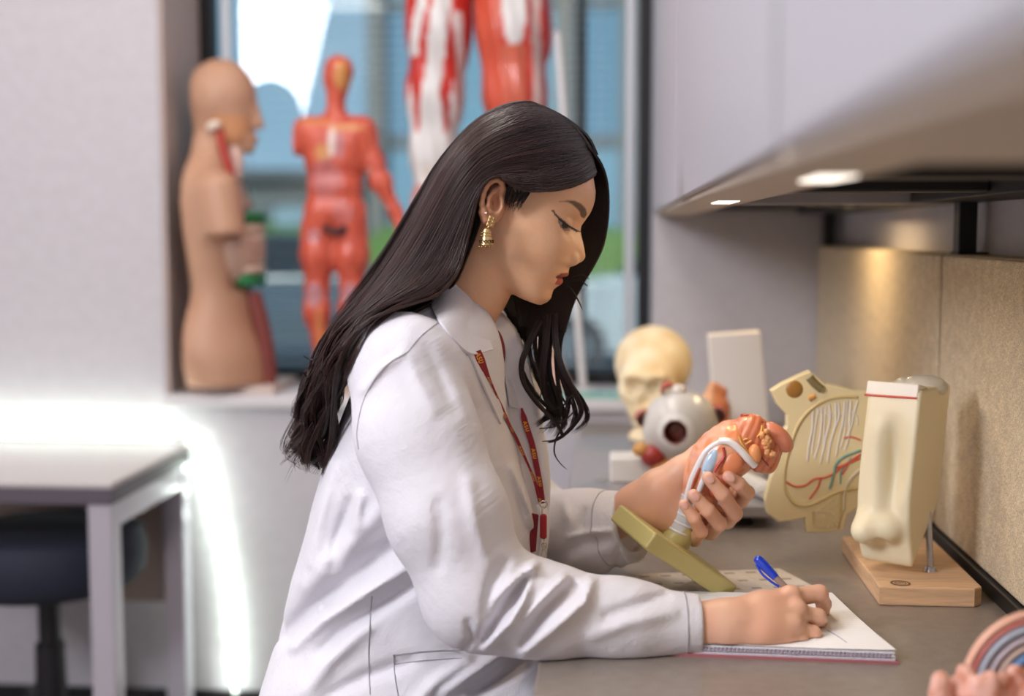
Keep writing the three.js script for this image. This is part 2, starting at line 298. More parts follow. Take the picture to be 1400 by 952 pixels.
// ceiling troffers and softbox, out of the frame
TROFFERS.forEach(([x, z], i) => {
  const g = thing('ceiling_light', ['recessed ceiling light over the left desk', 'recessed ceiling light over the seated person', 'recessed ceiling light behind the camera', 'recessed ceiling light between the window and the workbench'][i], 'light', [x, CEIL, z]);
  part('frame', merge([box(x - 0.31, x - 0.285, CEIL - 0.02, CEIL, z - 0.61, z + 0.61), box(x + 0.285, x + 0.31, CEIL - 0.02, CEIL, z - 0.61, z + 0.61), box(x - 0.285, x + 0.285, CEIL - 0.02, CEIL, z - 0.61, z - 0.585), box(x - 0.285, x + 0.285, CEIL - 0.02, CEIL, z + 0.585, z + 0.61)]), M.white, g);
  part('diffuser', box(x - 0.284, x + 0.284, CEIL - 0.016, CEIL - 0.004, z - 0.584, z + 0.584), new THREE.MeshStandardMaterial({ color: 0xffffff, emissive: 0xfff6ea, emissiveIntensity: 1.2 }), g);
});
{
  const [x, y, z] = SOFT.pos, g = thing('softbox', 'square photo softbox on a tripod stand to the left of the workbench', 'softbox', [x, 0, z]);
  const dir = V(...SOFT.to).sub(V(x, y, z)).normalize(), m = new THREE.Matrix4().lookAt(V(0, 0, 0), dir.clone().negate(), V(0, 1, 0));
  const back = V(x, y, z).addScaledVector(dir, -0.03);
  const face = new THREE.BoxGeometry(SOFT.w, SOFT.h, 0.01).applyMatrix4(m).translate(back.x, back.y, back.z);
  part('diffuser', face, new THREE.MeshStandardMaterial({ color: 0xffffff, emissive: SOFT.color, emissiveIntensity: 1.5 }), g);
  const shell = new THREE.CylinderGeometry(SOFT.w * 0.707, 0.12, 0.35, 4, 1, true).rotateY(Math.PI / 4).rotateX(Math.PI / 2).translate(0, 0, -0.185).applyMatrix4(m).translate(back.x, back.y, back.z);
  part('shell', shell, std(0x18181a, 0.7, { side: THREE.DoubleSide }), g);
  const tail = back.clone().addScaledVector(dir, -0.4);
  part('stand_pole', rod(V(tail.x, 0.25, tail.z), tail, 0.014), M.black, g);
  for (let k = 0; k < 3; k++) { const a = k * 2.094 + 0.4; part('leg', rod(V(tail.x, 0.6, tail.z), V(tail.x + Math.cos(a) * 0.4, 0.01, tail.z + Math.sin(a) * 0.4), 0.01), M.black, g); }
}
// ------------------------------------------------------------------ left desk, stool, light strip
const DESK = 0.69, DX1 = -1.035;
{
  const x0 = -2.5, z0 = BACK + 0.052, z1 = -2.62, g = thing('side_desk', 'grey desk with square metal legs against the left wall', 'desk', [(x0 + DX1) / 2, 0, (z0 + z1) / 2]);
  const edge = 0.034, legM = std(0xbdb8c2, 0.35, { metalness: 0.3 });
  part('desktop', box(x0, DX1, DESK - 0.012, DESK, z0, z1, 0.003), std(0xb9b2b0, 0.4), g);
  part('edge_band', merge([box(x0, DX1 - 0.0, DESK - 0.012 - edge, DESK - 0.012, z1 - 0.02, z1, 0.002), box(DX1 - 0.02, DX1, DESK - 0.012 - edge, DESK - 0.012, z0, z1 - 0.02, 0.002)]), std(0x57505a, 0.5), g);
  for (const [x, z] of [[DX1 - 0.055, z1 - 0.055], [DX1 - 0.055, z0 + 0.002], [x0, z1 - 0.055], [x0, z0 + 0.002]]) part('leg', box(x, x + 0.052, 0, DESK - 0.04, z, z + 0.052, 0.004), legM, g);
  part('rail', box(DX1 - 0.05, DX1 - 0.006, DESK - 0.1, DESK - 0.041, z0 + 0.055, z1 - 0.056, 0.003), legM, g);
  part('back_panel', box(x0 + 0.06, DX1 - 0.06, 0.3, DESK - 0.041, z0 + 0.004, z0 + 0.018), std(0xa99a90, 0.6), g);
}
{
  const c = V(-1.285, 0, -2.86), g = thing('stool', 'dark navy round swivel stool tucked under the grey desk', 'stool', c);
  const pts = [[0, 0.395], [0.12, 0.395], [0.19, 0.41], [0.218, 0.44], [0.222, 0.49], [0.214, 0.53], [0.19, 0.542], [0.1, 0.546], [0, 0.546]].map(([r, y]) => new THREE.Vector2(r, y));
  part('seat', new THREE.LatheGeometry(pts, 48).translate(c.x, 0, c.z), std(0x1d2233, 0.8), g);
  part('gas_column', rod(V(c.x, 0.1, c.z), V(c.x, 0.4, c.z), 0.025), M.black, g);
  part('column_cover', rod(V(c.x, 0.1, c.z), V(c.x, 0.27, c.z), 0.036, 0.033), M.black, g);
  for (let k = 0; k < 5; k++) { const a = k * 1.2566 + 0.35, e = V(c.x + Math.cos(a) * 0.27, 0.075, c.z + Math.sin(a) * 0.27); const l = part('base_leg', rod(V(c.x, 0.11, c.z), e, 0.02, 0.015), M.black, g); part('caster', new THREE.CylinderGeometry(0.028, 0.028, 0.04, 20).rotateX(Math.PI / 2).rotateY(-a).translate(e.x, 0.028, e.z), std(0x55585c, 0.3, { metalness: 0.7 }), g, l); }
}
{ // light strip along the back edge of the desk and down the wall
  const y = DESK + 0.008, z = BACK + 0.012, g = thing('light_strip', 'glowing white light strip along the desk back and down the wall', 'light strip', [-1.6, y, z]);
  const glow = new THREE.MeshStandardMaterial({ color: 0xffffff, emissive: 0xf0fff2, emissiveIntensity: 2.2 });
  const down = [V(-1.06, y, z), V(-1.035, y - 0.01, z + 0.004), V(-1.01, y - 0.09, z), V(-0.985, y - 0.22, z), V(-0.955, y - 0.4, z), V(-0.945, 0.05, z)];
  part('strip', tube([V(-2.5, y, z), V(-2.0, y, z), V(-1.5, y, z), V(-1.1, y, z)], 0.006, 8, 20), glow, g);
  part('hanging_strip', tube(down, 0.006, 8, 40), glow, g);
  part('power_cable', tube([V(-1.05, y - 0.01, z + 0.03), V(-1.02, y - 0.03, z + 0.035), V(-1.0, y - 0.12, z + 0.03), V(-0.985, y - 0.3, z + 0.03)], 0.0025, 6, 24), std(0xd7dcd6, 0.5), g);
  part('connector', box(-1.075, -1.045, y - 0.006, y + 0.01, z + 0.01, z + 0.034, 0.004), std(0xe8ece6, 0.4), g);
  areaLight(0xeefff0, 14, 1.4, 0.03, [-1.78, y + 0.012, z + 0.012], [-1.78, y + 0.5, z - 0.35]);
  const run = new THREE.CatmullRomCurve3(down); // the hanging length lights the wall along its own bends
  for (let i = 0; i < 11; i++) { const p = run.getPointAt(0.04 + i * 0.092), l = new THREE.PointLight(0xeefff0, 0.0085, 0, 2); l.position.set(p.x, p.y, p.z + 0.016); l.castShadow = true; l.shadow.radius = 0.4; scene.add(l); }
}
// ------------------------------------------------------------------ outside the window
const GROUND = -0.3;
struct('ground_lawn', box(-60, 60, GROUND - 0.3, GROUND, -90, BACK - 0.42), std(0x7d9160, 0.95));
struct('ground_road', box(-60, 60, GROUND - 0.02, GROUND + 0.01, -25, -9), std(0x868b90, 0.9));
struct('ground_kerb', box(-60, 60, GROUND - 0.02, GROUND + 0.1, -25.4, -25, 0.02), std(0xc9c9c5, 0.8));
function lumpy(c, rx, ry, rz, amp, f, n = 40) {
  const g = new THREE.IcosahedronGeometry(1, 5), p = g.attributes.position;
  for (let i = 0; i < p.count; i++) { const x = p.getX(i), y = p.getY(i), z = p.getZ(i), k = 1 + amp * noise(x * f + c.x, y * f, z * f + c.z) + amp * 0.6 * noise(x * f * 2.7, y * f * 2.7 + c.x, z * f * 2.7); p.setXYZ(i, x * rx * k, y * ry * k, z * rz * k); }
  const h = mergeVertices(g.deleteAttribute('normal').deleteAttribute('uv')); h.computeVertexNormals(); h.translate(c.x, c.y, c.z); return h;
}
{
  const hedgeM = [std(0x6f8f4a, 0.95), std(0x7f9c55, 0.95), std(0x64834a, 0.95)];
  for (let i = 0; i < 9; i++) {
    const x = -24 + i * 3.3, c = V(x, GROUND + 0.75, -28), g = thing('hedge_bush', 'round clipped green bush in the row beyond the road', 'bush', [c.x, GROUND, c.z], 'bushes beyond the road');
    part('foliage', lumpy(c, 1.5, 0.95, 1.1, 0.22, 2.2), hedgeM[i % 3], g);
    part('stem', rod(V(c.x, GROUND, c.z), V(c.x, GROUND + 0.6, c.z), 0.08), std(0x5b4a3a, 0.9), g);
  }
}
{ // low grey building far behind the hedge
  const z = -46, x0 = -34, x1 = -9.6, g = thing('low_building', 'low dark grey building with a flat roof behind the green hedge', 'building', [(x0 + x1) / 2, GROUND, z]);
  part('wall', box(x0, x1, GROUND, 2.9, z - 6, z), std(0x7a7d82, 0.8), g);
  part('roof', box(x0 - 0.4, x1 + 0.4, 2.9, 3.4, z - 6.4, z + 0.5, 0.05), std(0x5c5f66, 0.7), g);
  for (let i = 0; i < 8; i++) { const x = x0 + 1.6 + i * 2.9; const w = part('window', box(x, x + 1.9, 0.9, 2.2, z, z + 0.06), M.black, g); part('pane', box(x + 0.08, x + 1.82, 0.98, 2.12, z + 0.05, z + 0.09), phys(0x9fb7c8, 0.1), g, w); }
}
{ // office block with blue glass between grey piers
  const z = -30, x0 = -5.4, x1 = 6, g = thing('office_block', 'tall office block of blue glass between grey concrete piers', 'building', [(x0 + x1) / 2, GROUND, z]);
  part('core', box(x0, x1, GROUND, 16, z - 8, z - 0.3), std(0x6d7278, 0.7), g);
  const glass = [phys(0x8fb4cc, 0.12), phys(0x7ea3bd, 0.12), phys(0x9dbdd2, 0.12)], pier = [std(0x8f8b88, 0.8), std(0xa0948c, 0.8)];
  const n = 8, w = (x1 - x0) / n;
  for (let i = 0; i <= n; i++) part('pier', box(x0 + i * w - 0.2, x0 + i * w + 0.2, GROUND, 16, z - 0.3, z + 0.25, 0.03), pier[i % 2], g);
  for (let i = 0; i < n; i++) for (let f = 0; f < 5; f++) part('pane', box(x0 + i * w + 0.2, x0 + (i + 1) * w - 0.2, GROUND + 0.6 + f * 3.1, GROUND + 3.4 + f * 3.1, z - 0.3, z - 0.1), glass[(i * 2 + f) % 3], g);
  for (let f = 0; f < 6; f++) part('spandrel', box(x0 + 0.2, x1 - 0.2, GROUND + 0.28 + f * 3.1, GROUND + 0.6 + f * 3.1, z - 0.3, z - 0.05), std(0x7b8188, 0.7), g);
}
function parkedCar(label, x, z, len, paintHex, turn) {
  const g = thing('parked_car', label, 'car', [x, GROUND + 0.01, z]); g.rotation.y = turn;
  const m = phys(paintHex, 0.25, { clearcoat: 1 }), s = new THREE.Shape();
  const L = len / 2; s.moveTo(-L, 0.3); s.lineTo(-L, 0.72); s.quadraticCurveTo(-L + 0.1, 0.86, -L + 0.7, 0.92); s.lineTo(-L * 0.42, 0.98); s.lineTo(L * 0.7, 1.0); s.quadraticCurveTo(L, 0.96, L, 0.7); s.lineTo(L, 0.3); s.lineTo(-L, 0.3);
  const e = { depth: 1.6, bevelEnabled: true, bevelSize: 0.07, bevelThickness: 0.07, bevelSegments: 3 };
  mesh('body', new THREE.ExtrudeGeometry(s, e).translate(0, 0, -0.8), m, g);
  const c = new THREE.Shape(); c.moveTo(-L * 0.45, 0.95); c.lineTo(-L * 0.18, 1.36); c.quadraticCurveTo(0.1, 1.46, L * 0.4, 1.38); c.lineTo(L * 0.72, 0.97); c.lineTo(-L * 0.45, 0.95);
  mesh('windows', new THREE.ExtrudeGeometry(c, { ...e, depth: 1.3 }).translate(0, 0, -0.65), phys(0x2b3138, 0.08), g);
  mesh('roof', new RoundedBoxGeometry(L * 0.62, 0.06, 1.36, 2, 0.03).translate(L * 0.13, 1.44, 0), m, g);
  for (const sx of [-0.62, 0.62]) for (const sz of [-0.78, 0.78]) { const w = mesh('wheel', new THREE.CylinderGeometry(0.32, 0.32, 0.2, 24).rotateX(Math.PI / 2).translate(sx * L, 0.32, sz), M.black, g); mesh('hub', new THREE.CylinderGeometry(0.19, 0.19, 0.03, 20).rotateX(Math.PI / 2).translate(sx * L, 0.32, sz + Math.sign(sz) * 0.1), M.steel, w); }
}
parkedCar('dark blue-grey parked car on the road behind the flesh torso model', -4.2, -14.5, 4.4, 0x55626e, 0.05);
parkedCar('pale silver parked car on the road beside the office block', 0.9, -14.5, 4.2, 0xc8ced2, 0);
// ------------------------------------------------------------------ anatomy models on the window sill
const skinTorso = [0.52, 0.29, 0.185];
{ // flesh coloured torso model, side on, opened belly
  const D = 3.285, P = (x, y, d = 0) => W(x, y, D + d), s = D / 1800;
  const base = P(308, 540); const g = thing('torso_model', 'flesh coloured female torso model with bald head seen from the side', 'anatomy model', [base.x, SILL, base.z]);
  // board under the torso
  const bl = onY(232, 549, SILL).x, br = W(376, 549, 3.2).x;
  part('display_board', box(bl, br, SILL, SILL + 0.02, -3.44, -3.19, 0.003), std(0xcdbcb2, 0.5), g);
  const bones = [];
  const head = P(303, 132), jaw = P(327, 196);
  const tr = table([[190, 290, 0.04, 0.045], [208, 288, 0.048, 0.06], [235, 286, 0.072, 0.11], [262, 287, 0.085, 0.14], [300, 292, 0.088, 0.145], [350, 300, 0.083, 0.13], [395, 304, 0.077, 0.118], [440, 301, 0.094, 0.135], [480, 305, 0.112, 0.152], [510, 311, 0.108, 0.152], [548, 315, 0.105, 0.15]].map(([py, px, a, b]) => { const w = P(px, py); return [-w.y, w.x, a, b]; }));
  const yTop = P(300, 195).y, yBot = SILL + 0.02, zc = -D;
  const arms = [bone(P(299, 262, -0.125), 0.052, P(310, 325, -0.14), 0.047), bone(P(299, 262, 0.125), 0.052, P(310, 325, 0.14), 0.047)];
  const breast = P(326, 300, -0.06), breast2 = P(326, 300, 0.06), butt = P(276, 478);
  const cutC = P(362, 372);
  const f = (x, y, z) => {
    const [cx, a, b] = tr(-y); let t = (Math.hypot((x - cx) / a, (z - zc) / b) - 1) * Math.min(a, b) * 0.9;
    t = smax(t, y - yTop, 0.02); t = Math.max(t, yBot - y);
    t = smin(t, ell(x, y, z, breast, 0.045, 0.05, 0.05), 0.03); t = smin(t, ell(x, y, z, breast2, 0.045, 0.05, 0.05), 0.03);
    t = smin(t, ell(x, y, z, V(butt.x, butt.y, zc - 0.05), 0.075, 0.085, 0.08), 0.05); t = smin(t, ell(x, y, z, V(butt.x, butt.y, zc + 0.05), 0.075, 0.085, 0.08), 0.05);
    // open belly: the front wall is lifted out
    const cut = smax(smax(x < 0 ? -(x - (tr(-y)[0] + tr(-y)[1] * 0.62)) : 0, y - P(0, 285).y, 0.01), P(0, 395).y - y, 0.01);
    t = smax(t, -cut, 0.01);
    t = smin(t, smax(Math.min(cap(x, y, z, arms[0]), cap(x, y, z, arms[1])), (P(303, 320).y - y), 0.006), 0.03);
    // head and neck
    let h = ell(x, y, z, V(head.x, head.y, zc), 0.088, 0.094, 0.072);
    h = smin(h, ell(x, y, z, V(jaw.x - 0.012, jaw.y + 0.035, zc), 0.05, 0.06, 0.05), 0.03);
    h = smin(h, cap(x, y, z, bone(P(348, 148), 0.012, P(356, 172), 0.011)), 0.016);
    h = smin(h, ell(x, y, z, V(P(346, 190).x, P(346, 190).y, zc), 0.014, 0.01, 0.02), 0.012);
    h = smin(h, ell(x, y, z, V(P(340, 203).x, P(340, 203).y, zc), 0.016, 0.014, 0.022), 0.015);
    const n = cap(x, y, z, bone(P(287, 175), 0.04, P(286, 232), 0.05));
    h = smin(h, n, 0.03);
    return smin(t, h, 0.03);
  };
  const geo = fieldMesh(f, [P(235, 70, -0.19), P(395, 550, 0.19)], 0.01, 0.0075);
  const earP = P(303, 170), organ = lin(0xc86a50);
  part('body', paint(geo, (x, y, z) => {
    let c = skinTorso; const q = W(0, 0, D);
    const near = z > zc; const k = 0.5 + 0.5 * noise(x * 40, y * 40, z * 40);
    const dx = (x - earP.x), dy = (y - earP.y);
    if (near && dx > -0.01 && dx < 0.075 && dy < 0.02 && dy > -0.05) c = mix3(c, [0.62, 0.28, 0.12], 0.75 * sstep(0.06 - Math.hypot(dx - 0.03, dy + 0.01), 0, 0.025));
    return mix3(c, [c[0] * 1.06, c[1] * 1.02, c[2]], k * 0.5);
  }), vcol(0.5), g);
  // neck muscles and vessels, belly contents
  part('neck_muscle', tube([P(300, 178, -0.05), P(304, 200, -0.056), P(312, 225, -0.06), P(316, 240, -0.06)], 0.011, 10), std(0xb0392c, 0.5), g);
  part('neck_bone', ellipsoid(P(292, 172, -0.062), 0.02, 0.012, 0.012, [0, 0, 0.3]), std(0xe4d6c4, 0.5), g);
  part('throat', tube([P(316, 190, -0.01), P(322, 215, -0.02), P(320, 245, -0.03)], 0.02, 10), std(0xd8b5a8, 0.5), g);
  const ribs = part('chest_plate', nets((x, y, z) => { const o = P(342, 292); return smax(ell(x, y, z, V(o.x - 0.05, P(0, 340).y, zc), 0.085, 0.11, 0.11) , tr(-y)[0] + 0.02 - x, 0.01); }, V(P(330, 0).x - 0.06, P(0, 400).y, zc - 0.14), V(P(380, 0).x + 0.02, P(0, 280).y, zc + 0.14), 0.007), std(0xc7a491, 0.5), g);
  for (const py of [298, 383]) { const o = P(349, py); part('green_band', new THREE.TorusGeometry(0.062, 0.012, 10, 24).scale(0.5, 1, 1.25).rotateX(Math.PI / 2).translate(o.x - 0.012, o.y, zc), std(0x1f7a44, 0.5), g); }
  for (let i = 0; i < 5; i++) { const o = P(350, 312 + i * 14); part('rib', new THREE.TorusGeometry(0.066, 0.008, 8, 24).scale(0.55, 1, 1.35).rotateX(Math.PI / 2).translate(o.x - 0.02, o.y, zc), std(0xdcc4ae, 0.5), g); }
  part('belly_wall', tube([P(345, 400, -0.02), P(356, 440, -0.02), P(364, 480, -0.02), P(368, 538, -0.02)], 0.022, 12), std(0x7d3a33, 0.5), g);
}
const flesh = { red: lin(0xdd654c), deep: lin(0xc04a38), pale: lin(0xe0b0a0), tendon: lin(0xe6dcd4), yellow: lin(0xd9a45c), grey: lin(0xb9848a) };
{ // small whole-body muscle figure, one arm cut off at the biceps
  const D = 3.32, P = (x, y, d = 0) => W(x, y, D + d);
  const base = P(458, 520); const g = thing('muscle_figure', 'small red muscle figure with one arm missing standing on the window sill', 'anatomy model', [base.x, SILL, base.z]);
  const B = [
    bone(P(463, 96), 0.038, P(461, 104), 0.036), bone(P(461, 118), 0.026, P(460, 127), 0.018), bone(P(460, 130), 0.023, P(459, 160), 0.026),
    bone(P(430, 178), 0.036, P(490, 178), 0.036), bone(P(440, 195), 0.05, P(478, 195), 0.05), bone(P(443, 220), 0.048, P(474, 220), 0.048), bone(P(444, 255), 0.046, P(472, 255), 0.046), bone(P(440, 288), 0.046, P(476, 288), 0.046),
    bone(P(415, 180), 0.033, P(405, 198), 0.028), // stump
    bone(P(499, 180), 0.032, P(512, 222), 0.023), bone(P(512, 222), 0.023, P(522, 250), 0.024), bone(P(522, 250), 0.025, P(541, 290), 0.014), bone(P(541, 290), 0.014, P(550, 312), 0.012),
    bone(P(434, 310), 0.042, P(435, 350), 0.043), bone(P(435, 350), 0.043, P(433, 398), 0.027), bone(P(433, 398), 0.027, P(433, 425), 0.032), bone(P(433, 425), 0.032, P(440, 490), 0.016), bone(P(440, 490), 0.017, P(432, 520, -0.05), 0.014),
    bone(P(480, 310), 0.042, P(481, 350), 0.043), bone(P(481, 350), 0.043, P(482, 398), 0.027), bone(P(482, 398), 0.027, P(482, 425), 0.032), bone(P(482, 425), 0.032, P(478, 490), 0.016), bone(P(478, 490), 0.017, P(488, 520, -0.05), 0.014),
  ];
  for (let i = 0; i < 4; i++) B.push(bone(P(549, 308, (i - 1.5) * 0.008), 0.006, P(552 + i, 330 - Math.abs(i - 1) * 2, (i - 1.5) * 0.011), 0.004));
  const f0 = bonesField(B, 0.022);
  const f = (x, y, z) => Math.max(f0(x, y, z) + 0.0018 * Math.sin(x * 260 + 3 * noise(x * 20, y * 20, z * 20)) * Math.cos(y * 55), P(0, 521).y - y);
  const geo = fieldMesh(f, [P(398, 70, -0.1), P(556, 522, 0.08)], 0.02, 0.0048);
  const sc = 1800 / D; const toPx = (x, y) => { const v = V(x, y, -D).project(camera); return [(v.x + 1) * 700, (1 - v.y) * 476]; };
  part('body', paint(geo, (x, y, z) => {
    const [u, v] = toPx(x, y); let c = mix3(flesh.red, flesh.deep, 0.35 + 0.5 * noise(x * 45, y * 12, z * 45));
    const blob = (cx, cy, rx, ry, col, k = 1) => { const d = Math.hypot((u - cx) / rx, (v - cy) / ry); if (d < 1) c = mix3(c, col, k * sstep(1 - d, 0, 0.35)); };
    if (z > -D) { blob(470, 105, 11, 24, flesh.yellow, 0.8); blob(447, 210, 14, 14, flesh.yellow, 0.7); blob(459, 195, 6, 26, flesh.tendon, 0.9); blob(470, 200, 7, 24, flesh.grey, 0.7); blob(450, 245, 26, 32, flesh.grey, 0.45); blob(478, 176, 30, 6, flesh.yellow, 0.6); blob(435, 168, 30, 5, flesh.yellow, 0.45); blob(433, 402, 14, 20, flesh.grey, 0.9); blob(482, 402, 14, 20, flesh.grey, 0.9); blob(434, 322, 12, 12, flesh.grey, 0.6); blob(440, 450, 6, 40, flesh.yellow, 0.5); blob(474, 290, 18, 20, flesh.grey, 0.3); blob(505, 235, 7, 8, flesh.pale, 0.6); }
    if (v > 500) c = mix3(c, flesh.yellow, 0.6);
    return c;
  }), vcol(0.4, { clearcoat: 0.2 }), g);
  part('hip_sling', tube([P(444, 312, -0.04), P(459, 318, -0.055), P(473, 312, -0.04)], 0.009, 8), std(0x3a2226, 0.6), g);
  part('foot_plate', box(P(415, 0).x, P(500, 0).x, SILL, P(0, 521).y + 0.001, -D - 0.09, -D + 0.09, 0.003), std(0xb99a84, 0.5), g);
}
{ // pair of large leg muscle models on a white pole stand
  const D = 3.33, P = (x, y, d = 0) => W(x, y, D + d);
  const toPx = (x, y) => { const v = V(x, y, -D).project(camera); return [(v.x + 1) * 700, (1 - v.y) * 476]; };
  const make = (label, B, colour, foot) => {
    const o = V(foot.x, SILL, foot.z), g = thing('leg_model', label, 'anatomy model', o);
    const f0 = bonesField(B, 0.035), f = (x, y, z) => Math.max(f0(x, y, z) + 0.003 * Math.sin(x * 150 + y * 25) * sstep(y, 0.9, 1.2), SILL + 0.001 - y);
    const pts = B.flatMap((b) => [V(b[0], b[1], b[2]), V(b[4], b[5], b[6])]);
    part('muscles', paint(fieldMesh(f, pts, 0.1, 0.0075), colour), vcol(0.42, { clearcoat: 0.2 }), g); return g;
  };
  const T = [0.83, 0.8, 0.78], R = lin(0xd22f22), R2 = lin(0xb41f1c), O = lin(0xd9593f);
  make('large leg muscle model with long pale tendons and red strips', [
    bone(P(603, -60), 0.085, P(600, 40), 0.08), bone(P(600, 40), 0.08, P(596, 130), 0.068), bone(P(596, 130), 0.068, P(592, 210), 0.056), bone(P(592, 210), 0.056, P(600, 280), 0.062), bone(P(600, 280), 0.06, P(622, 420), 0.04), bone(P(622, 420), 0.036, P(628, 510), 0.03), bone(P(628, 515), 0.03, P(600, 528, -0.1), 0.022)],
  (x, y, z) => {
    const [u, v] = toPx(x, y); let c = R; const s = noise(x * 60, y * 8, z * 60);
    const stripe = (u0, v0, u1, v1, w0, w1) => { const t = clamp((v - v0) / (v1 - v0), 0, 1), cx = lerp(u0, u1, t), w = lerp(w0, w1, t); return v > v0 - 10 && v < v1 + 10 && Math.abs(u - cx) < w; };
    if (stripe(620, -80, 588, 190, 14, 10)) c = T; if (stripe(588, -20, 570, 72, 8, 7)) c = T; if (stripe(630, 30, 636, 175, 6, 5)) c = [0.75, 0.62, 0.6];
    if (v > 150 + 35 * Math.sin(u * 0.32) ) c = T; if (v > 225) c = mix3(T, [0.75, 0.55, 0.4], sstep(s, 0, 0.4) * 0.5);
    if (v > 255 && v < 470) c = mix3(c, O, 0.6); if (v > 470) c = [0.72, 0.45, 0.36];
    return mix3(c, c.map((q) => q * 0.8), 0.5 + 0.5 * s);
  }, P(625, 520));
  make('large red thigh muscle model beside the white pole', [
    bone(P(700, -60), 0.1, P(702, 40), 0.09), bone(P(702, 40), 0.09, P(704, 130), 0.078), bone(P(704, 130), 0.078, P(712, 220), 0.06), bone(P(712, 220), 0.06, P(724, 290), 0.062), bone(P(724, 290), 0.06, P(742, 420), 0.04), bone(P(742, 420), 0.036, P(752, 505), 0.032), bone(P(752, 512), 0.03, P(768, 525, -0.09), 0.024)],
  (x, y, z) => {
    const [u, v] = toPx(x, y); let c = R; const s = noise(x * 60, y * 8, z * 60);
    if (Math.hypot((u - 707) / 16, (v - 20) / 50) < 1) c = T; if (Math.abs(u - 735 - v * 0.01) < 6) c = [0.78, 0.55, 0.5]; if (u < 690) c = O; if (Math.abs(u - 706) < 17 && v > 66) c = lin(0xdc6a50);
    if (v > 220) c = mix3(c, T, 0.6); if (v > 470) c = [0.72, 0.45, 0.36];
    return mix3(c, c.map((q) => q * 0.82), 0.5 + 0.5 * s);
  }, P(752, 515));
  const a = W(762, 45, 3.31), b = W(797, 525, 3.31); b.y = SILL + 0.012;
  const g = thing('pole_stand', 'slim white leaning pole on a foot standing on the window sill', 'stand', [b.x, SILL, b.z]);
  part('pole', rod(b, a, 0.0095, 0.0095, 14), std(0xe8e6e6, 0.4), g); part('pole_cap', ellipsoid(a, 0.0105, 0.006, 0.0105), std(0xe8e6e6, 0.4), g);
  part('foot', new THREE.CylinderGeometry(0.036, 0.04, 0.012, 28).translate(b.x, SILL + 0.006, b.z), std(0xd8d6d6, 0.4), g);
}
